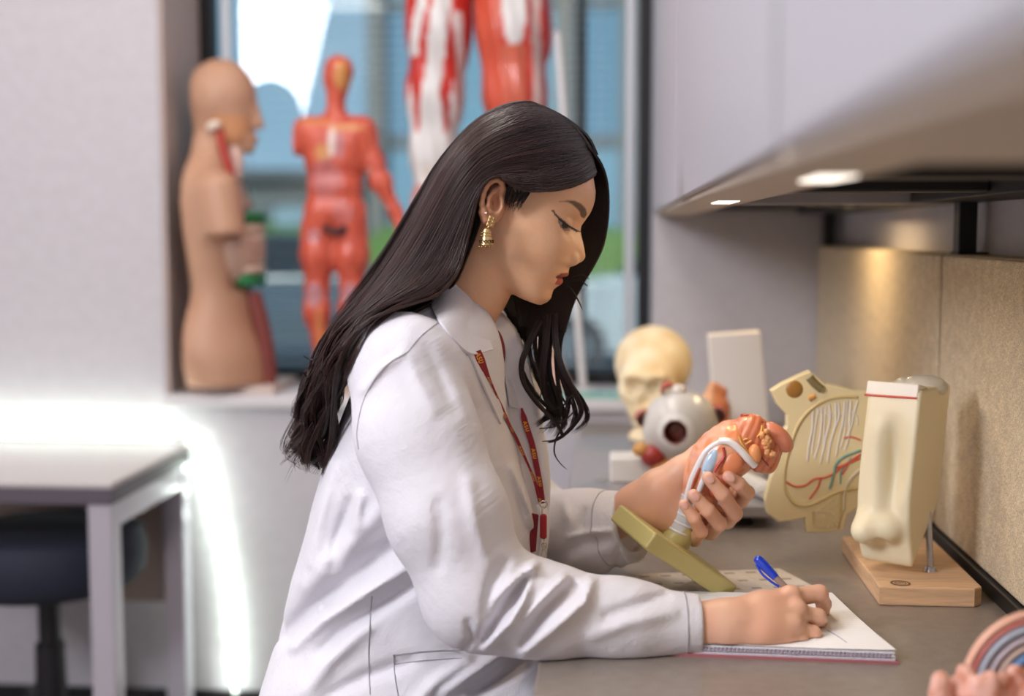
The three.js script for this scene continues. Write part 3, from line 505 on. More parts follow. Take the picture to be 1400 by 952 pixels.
// ------------------------------------------------------------------ things on the workbench
const woodTex = tex(512, 256, (u, v, i, j) => { const g = noise(u * 3, v * 46 + 2 * noise(u * 4, v * 6, 1), 2), f = noise(u * 14, v * 190, 6), k = 0.92 + 0.09 * g + 0.06 * f; return [0.93 * k, 0.765 * k, 0.6 * k]; }, true, 3);
const wood = std(0xffffff, 0.45, { map: woodTex });
const cream = lin(0xe9dfbd);
{ // nose and face section on a wooden base, one half swung open
  const g = thing('nose_model', 'cream nose section model with a swung open half on a wooden base', 'anatomy model', [0.39, BENCH, -1.75]);
  const s = new THREE.Shape(); s.moveTo(0.331, 1.624); s.lineTo(0.443, 1.624); s.lineTo(0.453, 1.634); s.lineTo(0.453, 1.89); s.lineTo(0.331, 1.89); s.lineTo(0.331, 1.624);
  const bg = new THREE.ExtrudeGeometry(s, { depth: 0.02, bevelEnabled: true, bevelSize: 0.002, bevelThickness: 0.002, bevelSegments: 2 }).rotateX(-Math.PI / 2).translate(0, BENCH + 0.002, 0);
  part('wooden_base', metreUV(bg), wood, g);
  const so = onY(1231, 798, 0.774); const st = part('stamp', new THREE.RingGeometry(0.0095, 0.0125, 40).rotateX(-Math.PI / 2).translate(so.x, 0.7745, so.z), std(0x6b5340, 0.7), g);
  part('stamp_mark', merge([new THREE.RingGeometry(0.006, 0.0072, 30), new THREE.PlaneGeometry(0.009, 0.0012).translate(0, 0.0018, 0), new THREE.PlaneGeometry(0.007, 0.0012).translate(0, -0.001, 0)]).rotateX(-Math.PI / 2).translate(so.x, 0.7745, so.z), std(0x6b5340, 0.7), g, st);
  const rb = onY(1272, 781, 0.774), rt = W(1269, 700, -rb.z + 0.012);
  part('rod', rod(V(rb.x, 0.774, rb.z), rt, 0.0042, 0.0042, 14), M.steel, g);
  part('rod_foot', new THREE.CylinderGeometry(0.007, 0.0085, 0.006, 20).translate(rb.x, 0.777, rb.z), M.steel, g);
  // nose half in its own axes
  const th = 0.61, o = V(0.364, 0.897, -1.705), X = V(Math.cos(th), 0, Math.sin(th)), Z = V(-Math.sin(th), 0, Math.cos(th));
  const mat = new THREE.Matrix4().makeBasis(X, V(0, 1, 0), Z).setPosition(o);
  const rbx = (x, y, z, hx, hy, hz, r) => { const a = Math.abs(x) - hx + r, b = Math.abs(y) - hy + r, c = Math.abs(z) - hz + r; return Math.hypot(Math.max(a, 0), Math.max(b, 0), Math.max(c, 0)) + Math.min(Math.max(a, b, c), 0) - r; };
  const f = (x, y, z) => {
    const bend = 0.012 * Math.cos(y * 14);
    let t = rbx(x - 0.003 * Math.sin(y * 22), y, z + 0.012 + 0.018 * (y / 0.11) ** 2, 0.0355, 0.116, 0.05, 0.005);
    t = smax(t, -ell(x, y, z, V(0.006, 0.028, 0.068), 0.024, 0.075, 0.05), 0.012);
    t = smin(t, cap(x, y, z, [-0.012, 0.06, 0.022, 0.008, -0.012, -0.05, 0.034, 0.014]), 0.016);
    t = smin(t, ell(x, y, z, V(-0.02, -0.066, 0.042), 0.019, 0.018, 0.024), 0.018);
    t = smin(t, ell(x, y, z, V(0.006, -0.062, 0.034), 0.017, 0.017, 0.018), 0.014);
    t = smax(t, -0.66 * (z + 0.062) - 0.75 * (y + 0.052), 0.02);
    t = smax(t, -ell(x, y, z, V(0.0, -0.079, 0.046), 0.008, 0.006, 0.012), 0.005);
    t = smax(t, -ell(x, y, z, V(-0.004, -0.094, 0.046), 0.024, 0.012, 0.016), 0.008);
    return t;
  };
  part('nose_half', nets(f, V(-0.06, -0.132, -0.09), V(0.055, 0.125, 0.085), 0.0022).applyMatrix4(mat), std(0xeadfbf, 0.45), g);
  const cutf = part('brow_face', new RoundedBoxGeometry(0.069, 0.018, 0.075, 2, 0.002).rotateX(-0.22).translate(-0.001, 0.106, -0.017).applyMatrix4(mat), std(0xefe9dc, 0.4), g);
  part('sinus_patch', new RoundedBoxGeometry(0.024, 0.009, 0.002, 2, 0.0009).rotateX(-0.22).translate(-0.018, 0.116, 0.0178).applyMatrix4(mat), std(0xe2b766, 0.5), g, cutf);
  part('red_line', tube([V(-0.036, 0.1045, 0.0222), V(0, 0.105, 0.0226), V(0.033, 0.1055, 0.0222)].map((p) => p.applyMatrix4(mat)), 0.0014, 8), std(0xd24a35, 0.4), g, cutf);
  part('sinus_shell', merge([ellipsoid(V(0.014, 0.112, -0.05), 0.03, 0.016, 0.025), ellipsoid(V(-0.012, 0.114, -0.055), 0.016, 0.009, 0.02)]).applyMatrix4(mat), phys(0xe9e4d6, 0.25, { transmission: 0.35, thickness: 0 }), g);
  part('hinge', rod(V(-0.033, -0.03, -0.055).applyMatrix4(mat), V(-0.033, 0.06, -0.055).applyMatrix4(mat), 0.0045), std(0xcdbd92, 0.5), g);
  // the swung open half: a thick plate with bone edges, nerves and vessels
  const D = 1.80, cx = (u, v) => { const p = W(1040 + u / 3.967, 500 + v / 3.967, D); return p; };
  const out = [[65, 140], [120, 105], [215, 60], [265, 40], [350, 110], [430, 125], [520, 148], [600, 150], [600, 740], [535, 755], [462, 800], [440, 882], [360, 897], [256, 895], [246, 815], [160, 832], [100, 838], [42, 795], [30, 730], [62, 610], [88, 540], [80, 440], [150, 330], [148, 262], [95, 205]];
  const sh = new THREE.Shape(); out.forEach(([u, v], i) => { const p = cx(u, v); i ? sh.lineTo(p.x, p.y) : sh.moveTo(p.x, p.y); });
  const plate = part('swung_half', new THREE.ExtrudeGeometry(sh, { depth: 0.016, bevelEnabled: true, bevelSize: 0.0025, bevelThickness: 0.0025, bevelSegments: 3 }).translate(0, 0, -D - 0.016), std(0xded0a6, 0.5), g);
  const zf = -D + 0.0028, on = (u, v, dz = 0) => { const p = cx(u, v); p.z = zf + dz; return p; };
  const line = (name, pts, r, hex) => part(name, tube(pts.map(([u, v]) => on(u, v)), r, 8), std(hex, 0.45), g, plate);
  line('cavity_rim', [[520, 168], [430, 168], [340, 190], [260, 245], [205, 315], [170, 400], [135, 520], [125, 620], [140, 690], [190, 750], [260, 755], [330, 725], [400, 690], [470, 670], [535, 662]], 0.0022, 0xcbb988);
  line('bone_rim', [[440, 690], [436, 780], [415, 880]], 0.0018, 0xc2b07d); line('bone_rim', [[285, 790], [288, 860]], 0.0015, 0xc9b889);
  const inner = new THREE.Shape(); [[300, 790], [420, 715], [425, 860], [350, 880], [290, 870]].forEach(([u, v], i) => { const p = cx(u, v); i ? inner.lineTo(p.x, p.y) : inner.moveTo(p.x, p.y); });
  part('palate_bone', new THREE.ExtrudeGeometry(inner, { depth: 0.002, bevelEnabled: true, bevelSize: 0.001, bevelThickness: 0.001 }).translate(0, 0, zf - 0.002), std(0xd9cba2, 0.8, { bumpMap: fabBump, bumpScale: 0.004 }), g, plate);
  const nerveM = 0xd9d6d4; seed = 11;
  for (let i = 0; i < 11; i++) { const u = 285 + i * 23, v0 = 190 + 60 * (1 - i / 10) ** 2 * 0.9, v1 = lerp(480, 620, rnd()) - i * 14; line('nerve', [[u + rr(-6, 10), v0], [u - 4 + rr(-8, 8), lerp(v0, v1, 0.35)], [u - 18 + rr(-8, 8), lerp(v0, v1, 0.7)], [u - 34 + rr(-12, 6), v1]], rr(0.0009, 0.0013), nerveM); }
  for (let i = 0; i < 6; i++) { const u = 300 + i * 38, v = 210 + rr(0, 40); line('nerve', [[u, v], [u + 14, v + 30], [u + 30, v + 40], [u + 34, v + 90]], 0.0009, nerveM); }
  line('artery', [[135, 628], [185, 655], [240, 648], [290, 615], [350, 605], [400, 580], [450, 540], [540, 480]], 0.0014, 0xc8553f); line('artery', [[325, 612], [305, 665], [262, 722]], 0.0013, 0xc8553f); line('artery', [[410, 555], [470, 530], [535, 500]], 0.0016, 0xd0523a); line('artery', [[440, 590], [475, 530]], 0.0012, 0xd0523a); line('artery', [[448, 393], [490, 386], [540, 402]], 0.0013, 0xd0654e);
  line('vein', [[372, 668], [395, 590], [410, 530], [440, 500], [480, 480], [540, 458]], 0.0017, 0x6f9a94); line('vein', [[430, 640], [438, 570], [490, 500]], 0.0012, 0x6f9a94);
  line('nerve', [[448, 780], [455, 680], [480, 620], [540, 560]], 0.0022, 0xcfc7b4);
  part('sinus_cavity', nets((x, y, z) => { const p = cx(182, 128); return ell(x, y, z, V(p.x, p.y, zf - 0.002), 0.0125, 0.013, 0.0045); }, cx(110, 190).setZ(zf - 0.01), cx(250, 60).setZ(zf + 0.008), 0.0015), std(0x9a6f2f, 0.4), g, plate);
  part('sinus_cavity', tube([on(262, 62), on(290, 95), on(330, 128)], 0.0055, 8), std(0x7f734f, 0.45), g, plate);
  part('sinus_cavity', tube([on(258, 180), on(275, 170), on(292, 162)], 0.0035, 8), std(0xd09a55, 0.45), g, plate);
}
const RISER = 0.787;
{
  const g = thing('riser_shelf', 'low grey riser shelf standing on the far end of the workbench', 'shelf', [0.1, BENCH, -2.3]);
  const x0 = -0.07, x1 = W(1070, 700, 2.03).x;
  part('board', box(x0, x1, RISER - 0.018, RISER, -2.72, -2.03, 0.002), std(0x9a9699, 0.35), g);
  for (const [x, z] of [[x0 + 0.03, -2.1], [W(1020, 730, 2.06).x, -2.08], [x0 + 0.03, -2.66], [x1 - 0.04, -2.66]]) part('foot', box(x - 0.011, x + 0.011, BENCH, RISER - 0.018, z - 0.011, z + 0.011, 0.002), M.metalDark, g);
}
{ // skull
  const D = 2.6, P = (x, y, d = 0) => W(x, y, D + d), o = P(893, 600), g = thing('skull', 'yellowish human skull model behind the eyeball model', 'anatomy model', [o.x, RISER, o.z]);
  const c = P(893, 495), s = D / 1800, jawY = RISER + 0.001;
  const E = (px, py, d, rx, ry, rz) => { const q = P(px, py, d); return (x, y, z) => ell(x, y, z, q, rx, ry, rz); };
  const add = [E(893, 497, 0.03, 0.077, 0.076, 0.092), E(884, 520, -0.05, 0.052, 0.04, 0.03), E(862, 538, -0.055, 0.021, 0.018, 0.02), E(905, 540, -0.055, 0.021, 0.018, 0.02), E(883, 562, -0.055, 0.035, 0.03, 0.028), E(884, 597, -0.05, 0.036, 0.016, 0.032)];
  const cut = [E(866, 530, -0.085, 0.019, 0.017, 0.022), E(900, 531, -0.085, 0.019, 0.017, 0.022), E(883, 549, -0.09, 0.01, 0.015, 0.018), E(883, 582, -0.085, 0.026, 0.003, 0.014)];
  const brow = bone(P(862, 517, -0.08), 0.01, P(904, 518, -0.08), 0.01);
  const f = (x, y, z) => { let t = 1; for (const a of add) t = smin(t, a(x, y, z), 0.025); t = smin(t, cap(x, y, z, brow), 0.015); for (const k of cut) t = smax(t, -k(x, y, z), 0.01); t += 0.0012 * noise(x * 90, y * 90, z * 90); return Math.max(t, jawY - y); };
  part('cranium', paint(fieldMesh(f, [P(830, 440, -0.12), P(955, 622, 0.13)], 0.01, 0.0042), (x, y, z) => mix3(lin(0xf0e0bd), lin(0xe2c592), 0.4 + 0.9 * noise(x * 28, y * 28, z * 28))), vcol(0.5), g);
  for (let i = 0; i < 8; i++) { const p = P(866 + i * 5, 579, -0.083 + 0.0016 * (i - 3.5) ** 2); part('tooth', new RoundedBoxGeometry(0.0055, 0.009, 0.005, 2, 0.0015).translate(p.x, p.y, p.z), std(0xeee3c6, 0.35), g); }
}
{ // eyeball
  const D = 2.22, P = (x, y, d = 0) => W(x, y, D + d), o = P(890, 660), g = thing('eyeball_model', 'large white eyeball model with a dark pupil on a white block', 'anatomy model', [o.x, RISER, o.z]);
  const c = P(931, 585), r = 0.0645, ax = V(-0.2, 0.02, 1).normalize();
  const inHole = (x, y, z) => { const q = V(x, y, z).sub(c); const a = q.dot(ax); return V(0, 0, 0).copy(q).addScaledVector(ax, -a).length(); };
  const f = (x, y, z) => { const q = V(x, y, z).sub(c), a = q.dot(ax), h = q.addScaledVector(ax, -a).length(); let t = Math.hypot(h, a) - r; t = smin(t, Math.hypot(h, a - 0.026) - 0.0425, 0.006); return smax(t, -smax(h - 0.0185, 0.035 - a, 0.003), 0.003); };
  part('eyeball', paint(nets(f, c.clone().subScalar(0.08), c.clone().addScalar(0.08), 0.0024), (x, y, z) => { const q = V(x, y, z).sub(c), a = q.dot(ax), h = q.addScaledVector(ax, -a).length(); return h < 0.0205 && a > 0 ? (a < 0.042 ? lin(0x5a2420) : lin(0x8a4a40)) : h < 0.031 && a > 0 ? lin(0xeceae6) : lin(0xd6d2cc); }), vcol(0.3, { clearcoat: 0.3 }), g);
  part('lens', ellipsoid(c.clone().addScaledVector(ax, 0.036), 0.016, 0.016, 0.004), phys(0x7a3c38, 0.1, { clearcoat: 1 }), g);
  part('eyeball_seam', tube(Array.from({ length: 9 }, (_, i) => { const a = -0.62 - i * 0.11; return c.clone().addScaledVector(ax, Math.cos(a) * (r + 0.0003)).add(V(0, Math.sin(a) * (r + 0.0003), 0)); }), 0.0007, 6), std(0xb9b2aa, 0.5), g);
  for (const [a, hex] of [[1.9, 0xc4574b], [0.35, 0xb84438], [-1.0, 0xd5745c], [2.9, 0xc97a6a]]) { const d = V(Math.cos(a), Math.sin(a), 0); part('eye_muscle', tube([c.clone().addScaledVector(d, r * 0.98).add(V(0, 0, 0.012)), c.clone().addScaledVector(d, r * 1.05).add(V(0, 0, -0.02)), c.clone().addScaledVector(d, r * 0.8).add(V(0, 0, -0.07))], (t) => 0.014 - 0.004 * t, 10), std(hex, 0.45), g); }
  part('muscle_tendon', ellipsoid(P(928, 533, -0.01), 0.013, 0.009, 0.012), std(0xeae0d6, 0.4), g);
  part('socket_flesh', ellipsoid(P(893, 624, -0.03), 0.021, 0.019, 0.02), std(0xa9352f, 0.35), g);
  part('socket_fat', merge([ellipsoid(P(876, 615, -0.03), 0.014, 0.012, 0.014), ellipsoid(P(912, 637, -0.03), 0.03, 0.012, 0.02)]), std(0xd9a05a, 0.5), g);
  const bl = P(838, 0).x, brx = P(960, 0).x, bt = P(0, 611).y;
  part('base_block', merge([box(bl, brx, RISER, bt - 0.002, -D - 0.05, -D + 0.02, 0.005), box(P(822, 0).x, bl + 0.004, RISER, P(0, 650).y, -D - 0.04, -D + 0.015, 0.004)]), std(0xebe7e1, 0.4), g);
}
{ // ear slab
  const D = 2.42, P = (x, y, d = 0) => W(x, y, D + d), o = P(1010, 634), g = thing('ear_model', 'tall white slab model with an orange ear on its edge', 'anatomy model', [o.x, RISER, o.z]);
  const q = [[971, 461], [1037, 456], [1054, 634], [984, 634]].map(([x, y]) => P(x, y)), s = new THREE.Shape(); q.forEach((p, i) => i ? s.lineTo(p.x, Math.max(p.y, RISER + 0.003)) : s.moveTo(p.x, p.y));
  part('slab', new THREE.ExtrudeGeometry(s, { depth: 0.05, bevelEnabled: true, bevelSize: 0.003, bevelThickness: 0.003, bevelSegments: 3 }).translate(0, 0, -D - 0.05), std(0xe4dfd9, 0.45), g);
  const ear = bonesField([bone(P(975, 530), 0.008, P(967, 550), 0.011), bone(P(967, 550), 0.011, P(968, 580), 0.012), bone(P(968, 580), 0.013, P(978, 606), 0.016), bone(P(975, 530), 0.008, P(988, 535), 0.009), bone(P(984, 555), 0.018, P(984, 592), 0.018), bone(P(974, 548), 0.014, P(974, 598), 0.015)], 0.012);
  part('ear', paint(fieldMesh(ear, [P(955, 515, -0.02), P(1000, 625, 0.03)], 0.01, 0.003), (x, y, z) => mix3(lin(0xe6ad7c), lin(0xd07f52), sstep(x, P(972, 0).x, P(990, 0).x))), vcol(0.45), g);
}
{ // white roll and brown box on the riser
  const a = W(1026, 655, 2.09), b = W(1050, 688, 2.07), o = V(b.x, RISER, b.z); b.y = RISER + 0.0155; 
  const g = thing('paper_roll', 'short white roll lying on the riser shelf beside the brown box', 'roll', o);
  const a2 = V(a.x - 0.02, RISER + 0.016, a.z - 0.12);
  part('roll', rod(a2, b, 0.015, 0.015, 24), std(0xefece8, 0.5), g); part('roll_end', ellipsoid(b, 0.0152, 0.0152, 0.008), std(0xefece8, 0.5), g);
  const x0 = W(1003, 0, 2.2).x, x1 = W(1036, 0, 2.2).x, c = thing('cardboard_box', 'small brown box behind the white roll on the riser shelf', 'box', [(x0 + x1) / 2, RISER, -2.25]);
  part('carton', box(x0, x1, RISER, W(0, 640, 2.2).y, -2.3, -2.215, 0.002), std(0x8b6a4e, 0.7), c); part('lid', box(x0 - 0.001, x1 + 0.001, W(0, 640, 2.2).y, W(0, 637, 2.2).y, -2.301, -2.214, 0.001), std(0x947353, 0.7), c);
}
{ // folded pink model in the near corner
  const D = 1.2, P = (x, y, d = 0) => W(x, y, D + d), c = P(1424, 944), g = thing('folded_tissue_model', 'pink lumpy tissue model with blue and peach folded bands', 'anatomy model', [c.x, BENCH, c.z]);
  const bands = [[0.069, 0xe6b39c, 0.0032], [0.0635, 0xd0807a, 0.003], [0.057, 0xa4aebd, 0.0042], [0.049, 0xb8aeb8, 0.0042], [0.0415, 0xcdb8ac, 0.0038], [0.0335, 0x5a86b6, 0.0052], [0.024, 0xe0a468, 0.0046], [0.0145, 0xcfb3a5, 0.005]];
  const cy = Math.max(c.y, BENCH + 0.012);
  for (const [r, hex, t] of bands) part('fold_band', new THREE.TorusGeometry(r, t, 12, 48, Math.PI).scale(1, 1.05, 2.0).translate(c.x, cy, c.z), std(hex, 0.4), g);
  const bump = (x, y, z) => { let t = 1; for (let i = 0; i < 12; i++) { const p = P(1286 + i * 17, 930 + 8 * Math.sin(i * 2.1), -0.05 + 0.012 * Math.sin(i * 1.3)); t = smin(t, cap(x, y, z, [p.x, p.y - 0.02, p.z, 0.011, p.x, p.y + 0.008 * Math.sin(i * 3.3), p.z, 0.008]), 0.006); } const q = P(1380, 955, -0.05); t = smin(t, ell(x, y, z, V(q.x, BENCH + 0.012, q.z), 0.075, 0.03, 0.04), 0.012); return Math.max(t + 0.0015 * noise(x * 160, y * 160, z * 160), BENCH + 0.0005 - y); };
  part('lumpy_base', paint(nets(bump, V(P(1262, 0).x, BENCH - 0.005, -D - 0.01), V(P(1500, 0).x, BENCH + 0.09, -D + 0.12), 0.003), (x, y, z) => mix3(lin(0xe6b3a5), lin(0xc98468), sstep(noise(x * 90, y * 90, z * 90), -0.1, 0.5))), vcol(0.5), g);
}
// ---- notebook, planner sheet, pen
const NB = 0.764;
{
  const P = [[0.030, -1.412], [0.302, -1.400], [0.268, -1.615], [0.0, -1.62]];
  const poly = (pts, y0, y1, grow = 0) => { const s = new THREE.Shape(), cx = 0.15, cz = -1.51; pts.forEach(([x, z], i) => { const X = x + Math.sign(x - cx) * grow, Z = z + Math.sign(z - cz) * grow; i ? s.lineTo(X, -Z) : s.moveTo(X, -Z); }); return metreUV(new THREE.ExtrudeGeometry(s, { depth: y1 - y0, bevelEnabled: false }).rotateX(-Math.PI / 2).translate(0, y0, 0)); };
  const g = thing('notebook', 'open notebook with white pages and a dusty red cover under the writing hand', 'notebook', [0.15, BENCH, -1.51]);
  part('cover', poly(P, BENCH, BENCH + 0.003, 0.004), std(0xa8686c, 0.55), g);
  const pg = std(0xf0eef2, 0.7), pl = std(0xd3cddc, 0.7);
  for (let i = 0; i < 9; i++) part('page', poly(P.map(([x, z]) => [x + 0.001 * Math.sin(i * 2.3), z + 0.0012 * Math.cos(i * 1.7)]), BENCH + 0.003 + i * 0.0011, BENCH + 0.003 + i * 0.0011 + 0.0008), i % 3 ? pg : pl, g);
  const lines = tex(256, 256, (u, v, i, j) => { const l = j % 16 === 0 ? 0.86 : 0.965; return [l, l, l + 0.01]; }, true, 8);
  const Y = NB, q = (x, z, dy = 0) => V(x, Y + dy, z);
  const top = sheet([[q(0.031, -1.411), q(0.12, -1.407, 0.0005), q(0.21, -1.403), q(0.303, -1.399, 0.001)], [q(0.02, -1.48), q(0.11, -1.48), q(0.2, -1.48), q(0.292, -1.47)], [q(0.01, -1.55), q(0.1, -1.55), q(0.19, -1.55), q(0.281, -1.545, 0.0005)], [q(0.0, -1.619), q(0.09, -1.618), q(0.18, -1.617), q(0.27, -1.614, 0.003)]], 0.0006, 16, 12);
  part('top_page', metreUV(top), std(0xffffff, 0.7, { map: lines }), g);
  part('edge_stitching', merge(Array.from({ length: 60 }, (_, i) => box(0.04 + i * 0.0043, 0.0425 + i * 0.0043, BENCH + 0.007, BENCH + 0.0105, -1.4122 + i * 0.00019, -1.4095 + i * 0.00019))), std(0xaaa3b6, 0.6), g);
  const mark = part('ink_line', tube([onY(1131, 862, NB + 0.0006), onY(1145, 870, NB + 0.0006), onY(1158, 879, NB + 0.0006)], 0.0004, 5), std(0x6c7690, 0.6), g);
}
{
  const c = [onY(1066, 781, BENCH), onY(1132, 816, BENCH), onY(860, 826, BENCH), onY(800, 792, BENCH)];
  const cv = document.createElement('canvas'); cv.width = 512; cv.height = 256; const x = cv.getContext('2d'); x.fillStyle = '#cfc6bd'; x.fillRect(0, 0, 512, 256); x.fillStyle = '#8f8680';
  for (let i = 0; i < 9; i++) for (let j = 0; j < 3; j++) x.fillRect(18 + i * 56, 20 + j * 76, 26, 14); x.fillStyle = '#b9afa6'; for (let j = 0; j < 4; j++) x.fillRect(0, 8 + j * 76, 512, 3); for (let i = 0; i < 10; i++) x.fillRect(8 + i * 56, 0, 2, 256);
  const t = new THREE.CanvasTexture(cv); t.colorSpace = THREE.SRGBColorSpace;
  const y = BENCH + 0.003, q = (p) => V(p.x, y, p.z);
  const g = thing('planner_pad', 'printed planner sheet lying flat behind the notebook', 'paper', [0.1, BENCH, -1.7]);
  const mid = (a, b, t) => q(a).lerp(q(b), t);
  part('sheet', sheet([0, 0.33, 0.66, 1].map((v) => [0, 0.33, 0.66, 1].map((u) => mid(c[2], c[1], u).lerp(mid(c[3], c[0], u), v))), 0.0012, 8, 8), std(0xffffff, 0.7, { map: t }), g);
  part('backing', sheet([0, 0.33, 0.66, 1].map((v) => [0, 0.33, 0.66, 1].map((u) => mid(c[2], c[1], u).lerp(mid(c[3], c[0], u), v).add(V(0, -0.0018, 0)))), 0.0018, 4, 4), std(0xa79d95, 0.8), g);
}
const penTip = onY(1127, 858, NB + 0.001), penTop = W(1036, 765, 1.515);
{
  const d = penTop.clone().sub(penTip), L = d.length(); d.normalize(); const at = (t) => penTip.clone().addScaledVector(d, t * L);
  const g = thing('ballpoint_pen', 'clear ballpoint pen with a blue cap held in the writing hand', 'pen', penTip);
  part('barrel', rod(at(0.1), at(0.8), 0.004, 0.004, 12), phys(0xb59f92, 0.15, { transmission: 0.4, thickness: 0 }), g);
  part('refill', rod(at(0.05), at(0.75), 0.0016, 0.0016, 8), std(0x3a3f6a, 0.4), g);
  part('tip', rod(at(0), at(0.1), 0.0006, 0.0036, 12), M.steel, g);
  const cap0 = part('cap', merge([rod(at(0.72), at(0.9), 0.0046, 0.0062, 14), rod(at(0.9), at(0.985), 0.0062, 0.0058, 14), ellipsoid(at(0.985), 0.0056, 0.0056, 0.0056)]), phys(0x1d3fbf, 0.25, { clearcoat: 0.6 }), g);
  const side = V(-0.7, -0.6, 0.4).normalize(); part('clip', tube([at(0.97).addScaledVector(side, 0.006), at(0.85).addScaledVector(side, 0.0088), at(0.72).addScaledVector(side, 0.0072), at(0.63).addScaledVector(side, 0.0048)], 0.0014, 8), phys(0x1d3fbf, 0.25, { clearcoat: 0.6 }), g, cap0);
}
// ------------------------------------------------------------------ larynx model held in the far hand
const camR = V(1, 0, 0).applyQuaternion(camera.quaternion), camU = V(0, 1, 0).applyQuaternion(camera.quaternion), camB = V(0, 0, 1).applyQuaternion(camera.quaternion);
{
  const P = (x, y, d = 0) => W(x, y, 1.66 + d);
  const n = camR.clone().multiplyScalar(0.57).addScaledVector(camU, 0.82).normalize(), Li = camR.clone().multiplyScalar(0.82).addScaledVector(camU, -0.57).normalize();
  const t = 0.45, L = Li.clone().multiplyScalar(Math.cos(t)).addScaledVector(camB, -Math.sin(t)), Wd = camB.clone().multiplyScalar(Math.cos(t)).addScaledVector(Li, Math.sin(t));
  const center = W(954, 767, 1.595).addScaledVector(Wd, -0.05).addScaledVector(n, -0.0115);
  const g = thing('larynx_model', 'orange and white larynx model on an olive base plate held in the raised hand', 'anatomy model', center);
  const olive = std(0xb9ae70, 0.4), basis = new THREE.Matrix4().makeBasis(L, n, Wd).setPosition(center);
  part('base_plate', new RoundedBoxGeometry(0.149, 0.024, 0.1, 3, 0.0035).applyMatrix4(basis), olive, g);
  const c0 = P(921, 743), c1 = c0.clone().addScaledVector(n, 0.026);
  part('collar', rod(c0, c1, 0.0195, 0.0185, 32), olive, g);
  const pts = (a) => a.map(([x, y, d]) => P(x, y, d));
  const axis = pts([[927, 733, 0], [936, 708, 0], [947, 682, 0], [958, 660, 0]]);
  const wp = part('windpipe', tube(axis, (u) => 0.0165 - 0.001 * u, 20, 30), phys(0xc9ccd0, 0.2, { clearcoat: 0.5 }), g);
  for (let i = 0; i < 6; i++) { const p = axis[0].clone().lerp(axis[3], 0.1 + i * 0.15); part('windpipe_ring', new THREE.TorusGeometry(0.0163, 0.0016, 8, 32).applyQuaternion(new THREE.Quaternion().setFromUnitVectors(V(0, 0, 1), axis[3].clone().sub(axis[0]).normalize())).translate(p.x, p.y, p.z), phys(0xdadcdf, 0.25), g, wp); }
  const B = [bone(P(946, 690), 0.014, P(960, 655), 0.023), bone(P(960, 655), 0.023, P(978, 632), 0.031), bone(P(978, 632), 0.031, P(996, 616), 0.033), bone(P(996, 616), 0.032, P(1004, 606), 0.028)];
  const f0 = bonesField(B, 0.012), peach = lin(0xe9a883), orange = lin(0xdf8a5c), pink = lin(0xe3a48c);
  part('throat_wall', paint(fieldMesh((x, y, z) => f0(x, y, z) + 0.0012 * noise(x * 120, y * 120, z * 120), [P(925, 585, -0.05), P(1040, 700, 0.05)], 0.01, 0.002), (x, y, z) => mix3(mix3(peach, pink, 0.5 + noise(x * 50, y * 50, z * 50)), orange, sstep(noise(x * 90 + 3, y * 60, z * 60), 0.05, 0.4))), vcol(0.35, { clearcoat: 0.3 }), g);
  const T = (name, list, r, hex, rough = 0.3) => part(name, tube(pts(list), r, 10), phys(hex, rough, { clearcoat: 0.3 }), g);
  T('cartilage', [[936, 694, -0.017], [942, 668, -0.022], [953, 640, -0.024], [968, 615, -0.026], [986, 604, -0.027]], (u) => 0.0042 - 0.001 * Math.abs(u - 0.5), 0xe4e2e4);
  T('cartilage', [[951, 690, -0.022], [957, 668, -0.032], [966, 645, -0.035]], 0.0036, 0xd9dee6);
  T('hyoid_bone', [[984, 604, -0.028], [996, 604, -0.033], [1010, 614, -0.036], [1022, 627, -0.037], [1032, 637, -0.032]], 0.0048, 0xe6e1de);
  part('blue_membrane', ellipsoid(P(972, 633, -0.029), 0.0085, 0.02, 0.006, [0, 0, -0.42]), phys(0xb4cfe6, 0.2, { clearcoat: 0.5 }), g);
  part('muscle_belly', ellipsoid(P(1001, 634, -0.03), 0.014, 0.0165, 0.009, [0, 0, -0.5]), phys(0xe08a5e, 0.35), g);
  part('muscle_belly', ellipsoid(P(985, 660, -0.022), 0.013, 0.021, 0.014, [0, 0, -0.5]), phys(0xc4623f, 0.35), g);
  part('muscle_belly', ellipsoid(P(962, 690, -0.012), 0.012, 0.019, 0.012, [0, 0, -0.5]), phys(0xdd9a74, 0.4), g);
  T('artery', [[989, 612, -0.034], [990, 625, -0.037], [983, 635, -0.038], [977, 646, -0.038]], 0.0017, 0xb5403a);
  T('artery', [[943, 682, -0.022], [948, 660, -0.026], [957, 640, -0.028]], 0.0014, 0xc05a46);
  // head end: muscles, glands, tongue lobe
  const U = bonesField([bone(P(1004, 604, 0), 0.026, P(1024, 592, 0), 0.023), bone(P(1018, 608, -0.005), 0.022, P(1040, 620, -0.005), 0.021), bone(P(1030, 590, 0), 0.017, P(1048, 612, 0), 0.019), bone(P(1040, 630, -0.005), 0.013, P(1050, 636, -0.005), 0.01)], 0.012);
  const red = lin(0xd98562), rd2 = lin(0xc06444);
  part('pharynx_muscle', paint(fieldMesh((x, y, z) => U(x, y, z) + 0.0005 * Math.sin((x - y * 0.5) * 620), [P(985, 560, -0.04), P(1075, 655, 0.04)], 0.01, 0.0018), (x, y, z) => mix3(red, rd2, sstep(Math.sin((x - y * 0.5) * 620), 0, 1) * 0.7 + 0.3 * noise(x * 70, y * 70, z * 70))), vcol(0.35, { clearcoat: 0.3 }), g);
  T('vessel_stub', [[1017, 584, -0.002], [1018, 576, -0.002], [1018, 567, -0.002]], 0.0056, 0xc0573c); T('vessel_stub', [[1034, 590, -0.006], [1036, 583, -0.006], [1037, 575, -0.006]], 0.0082, 0xb8523a);
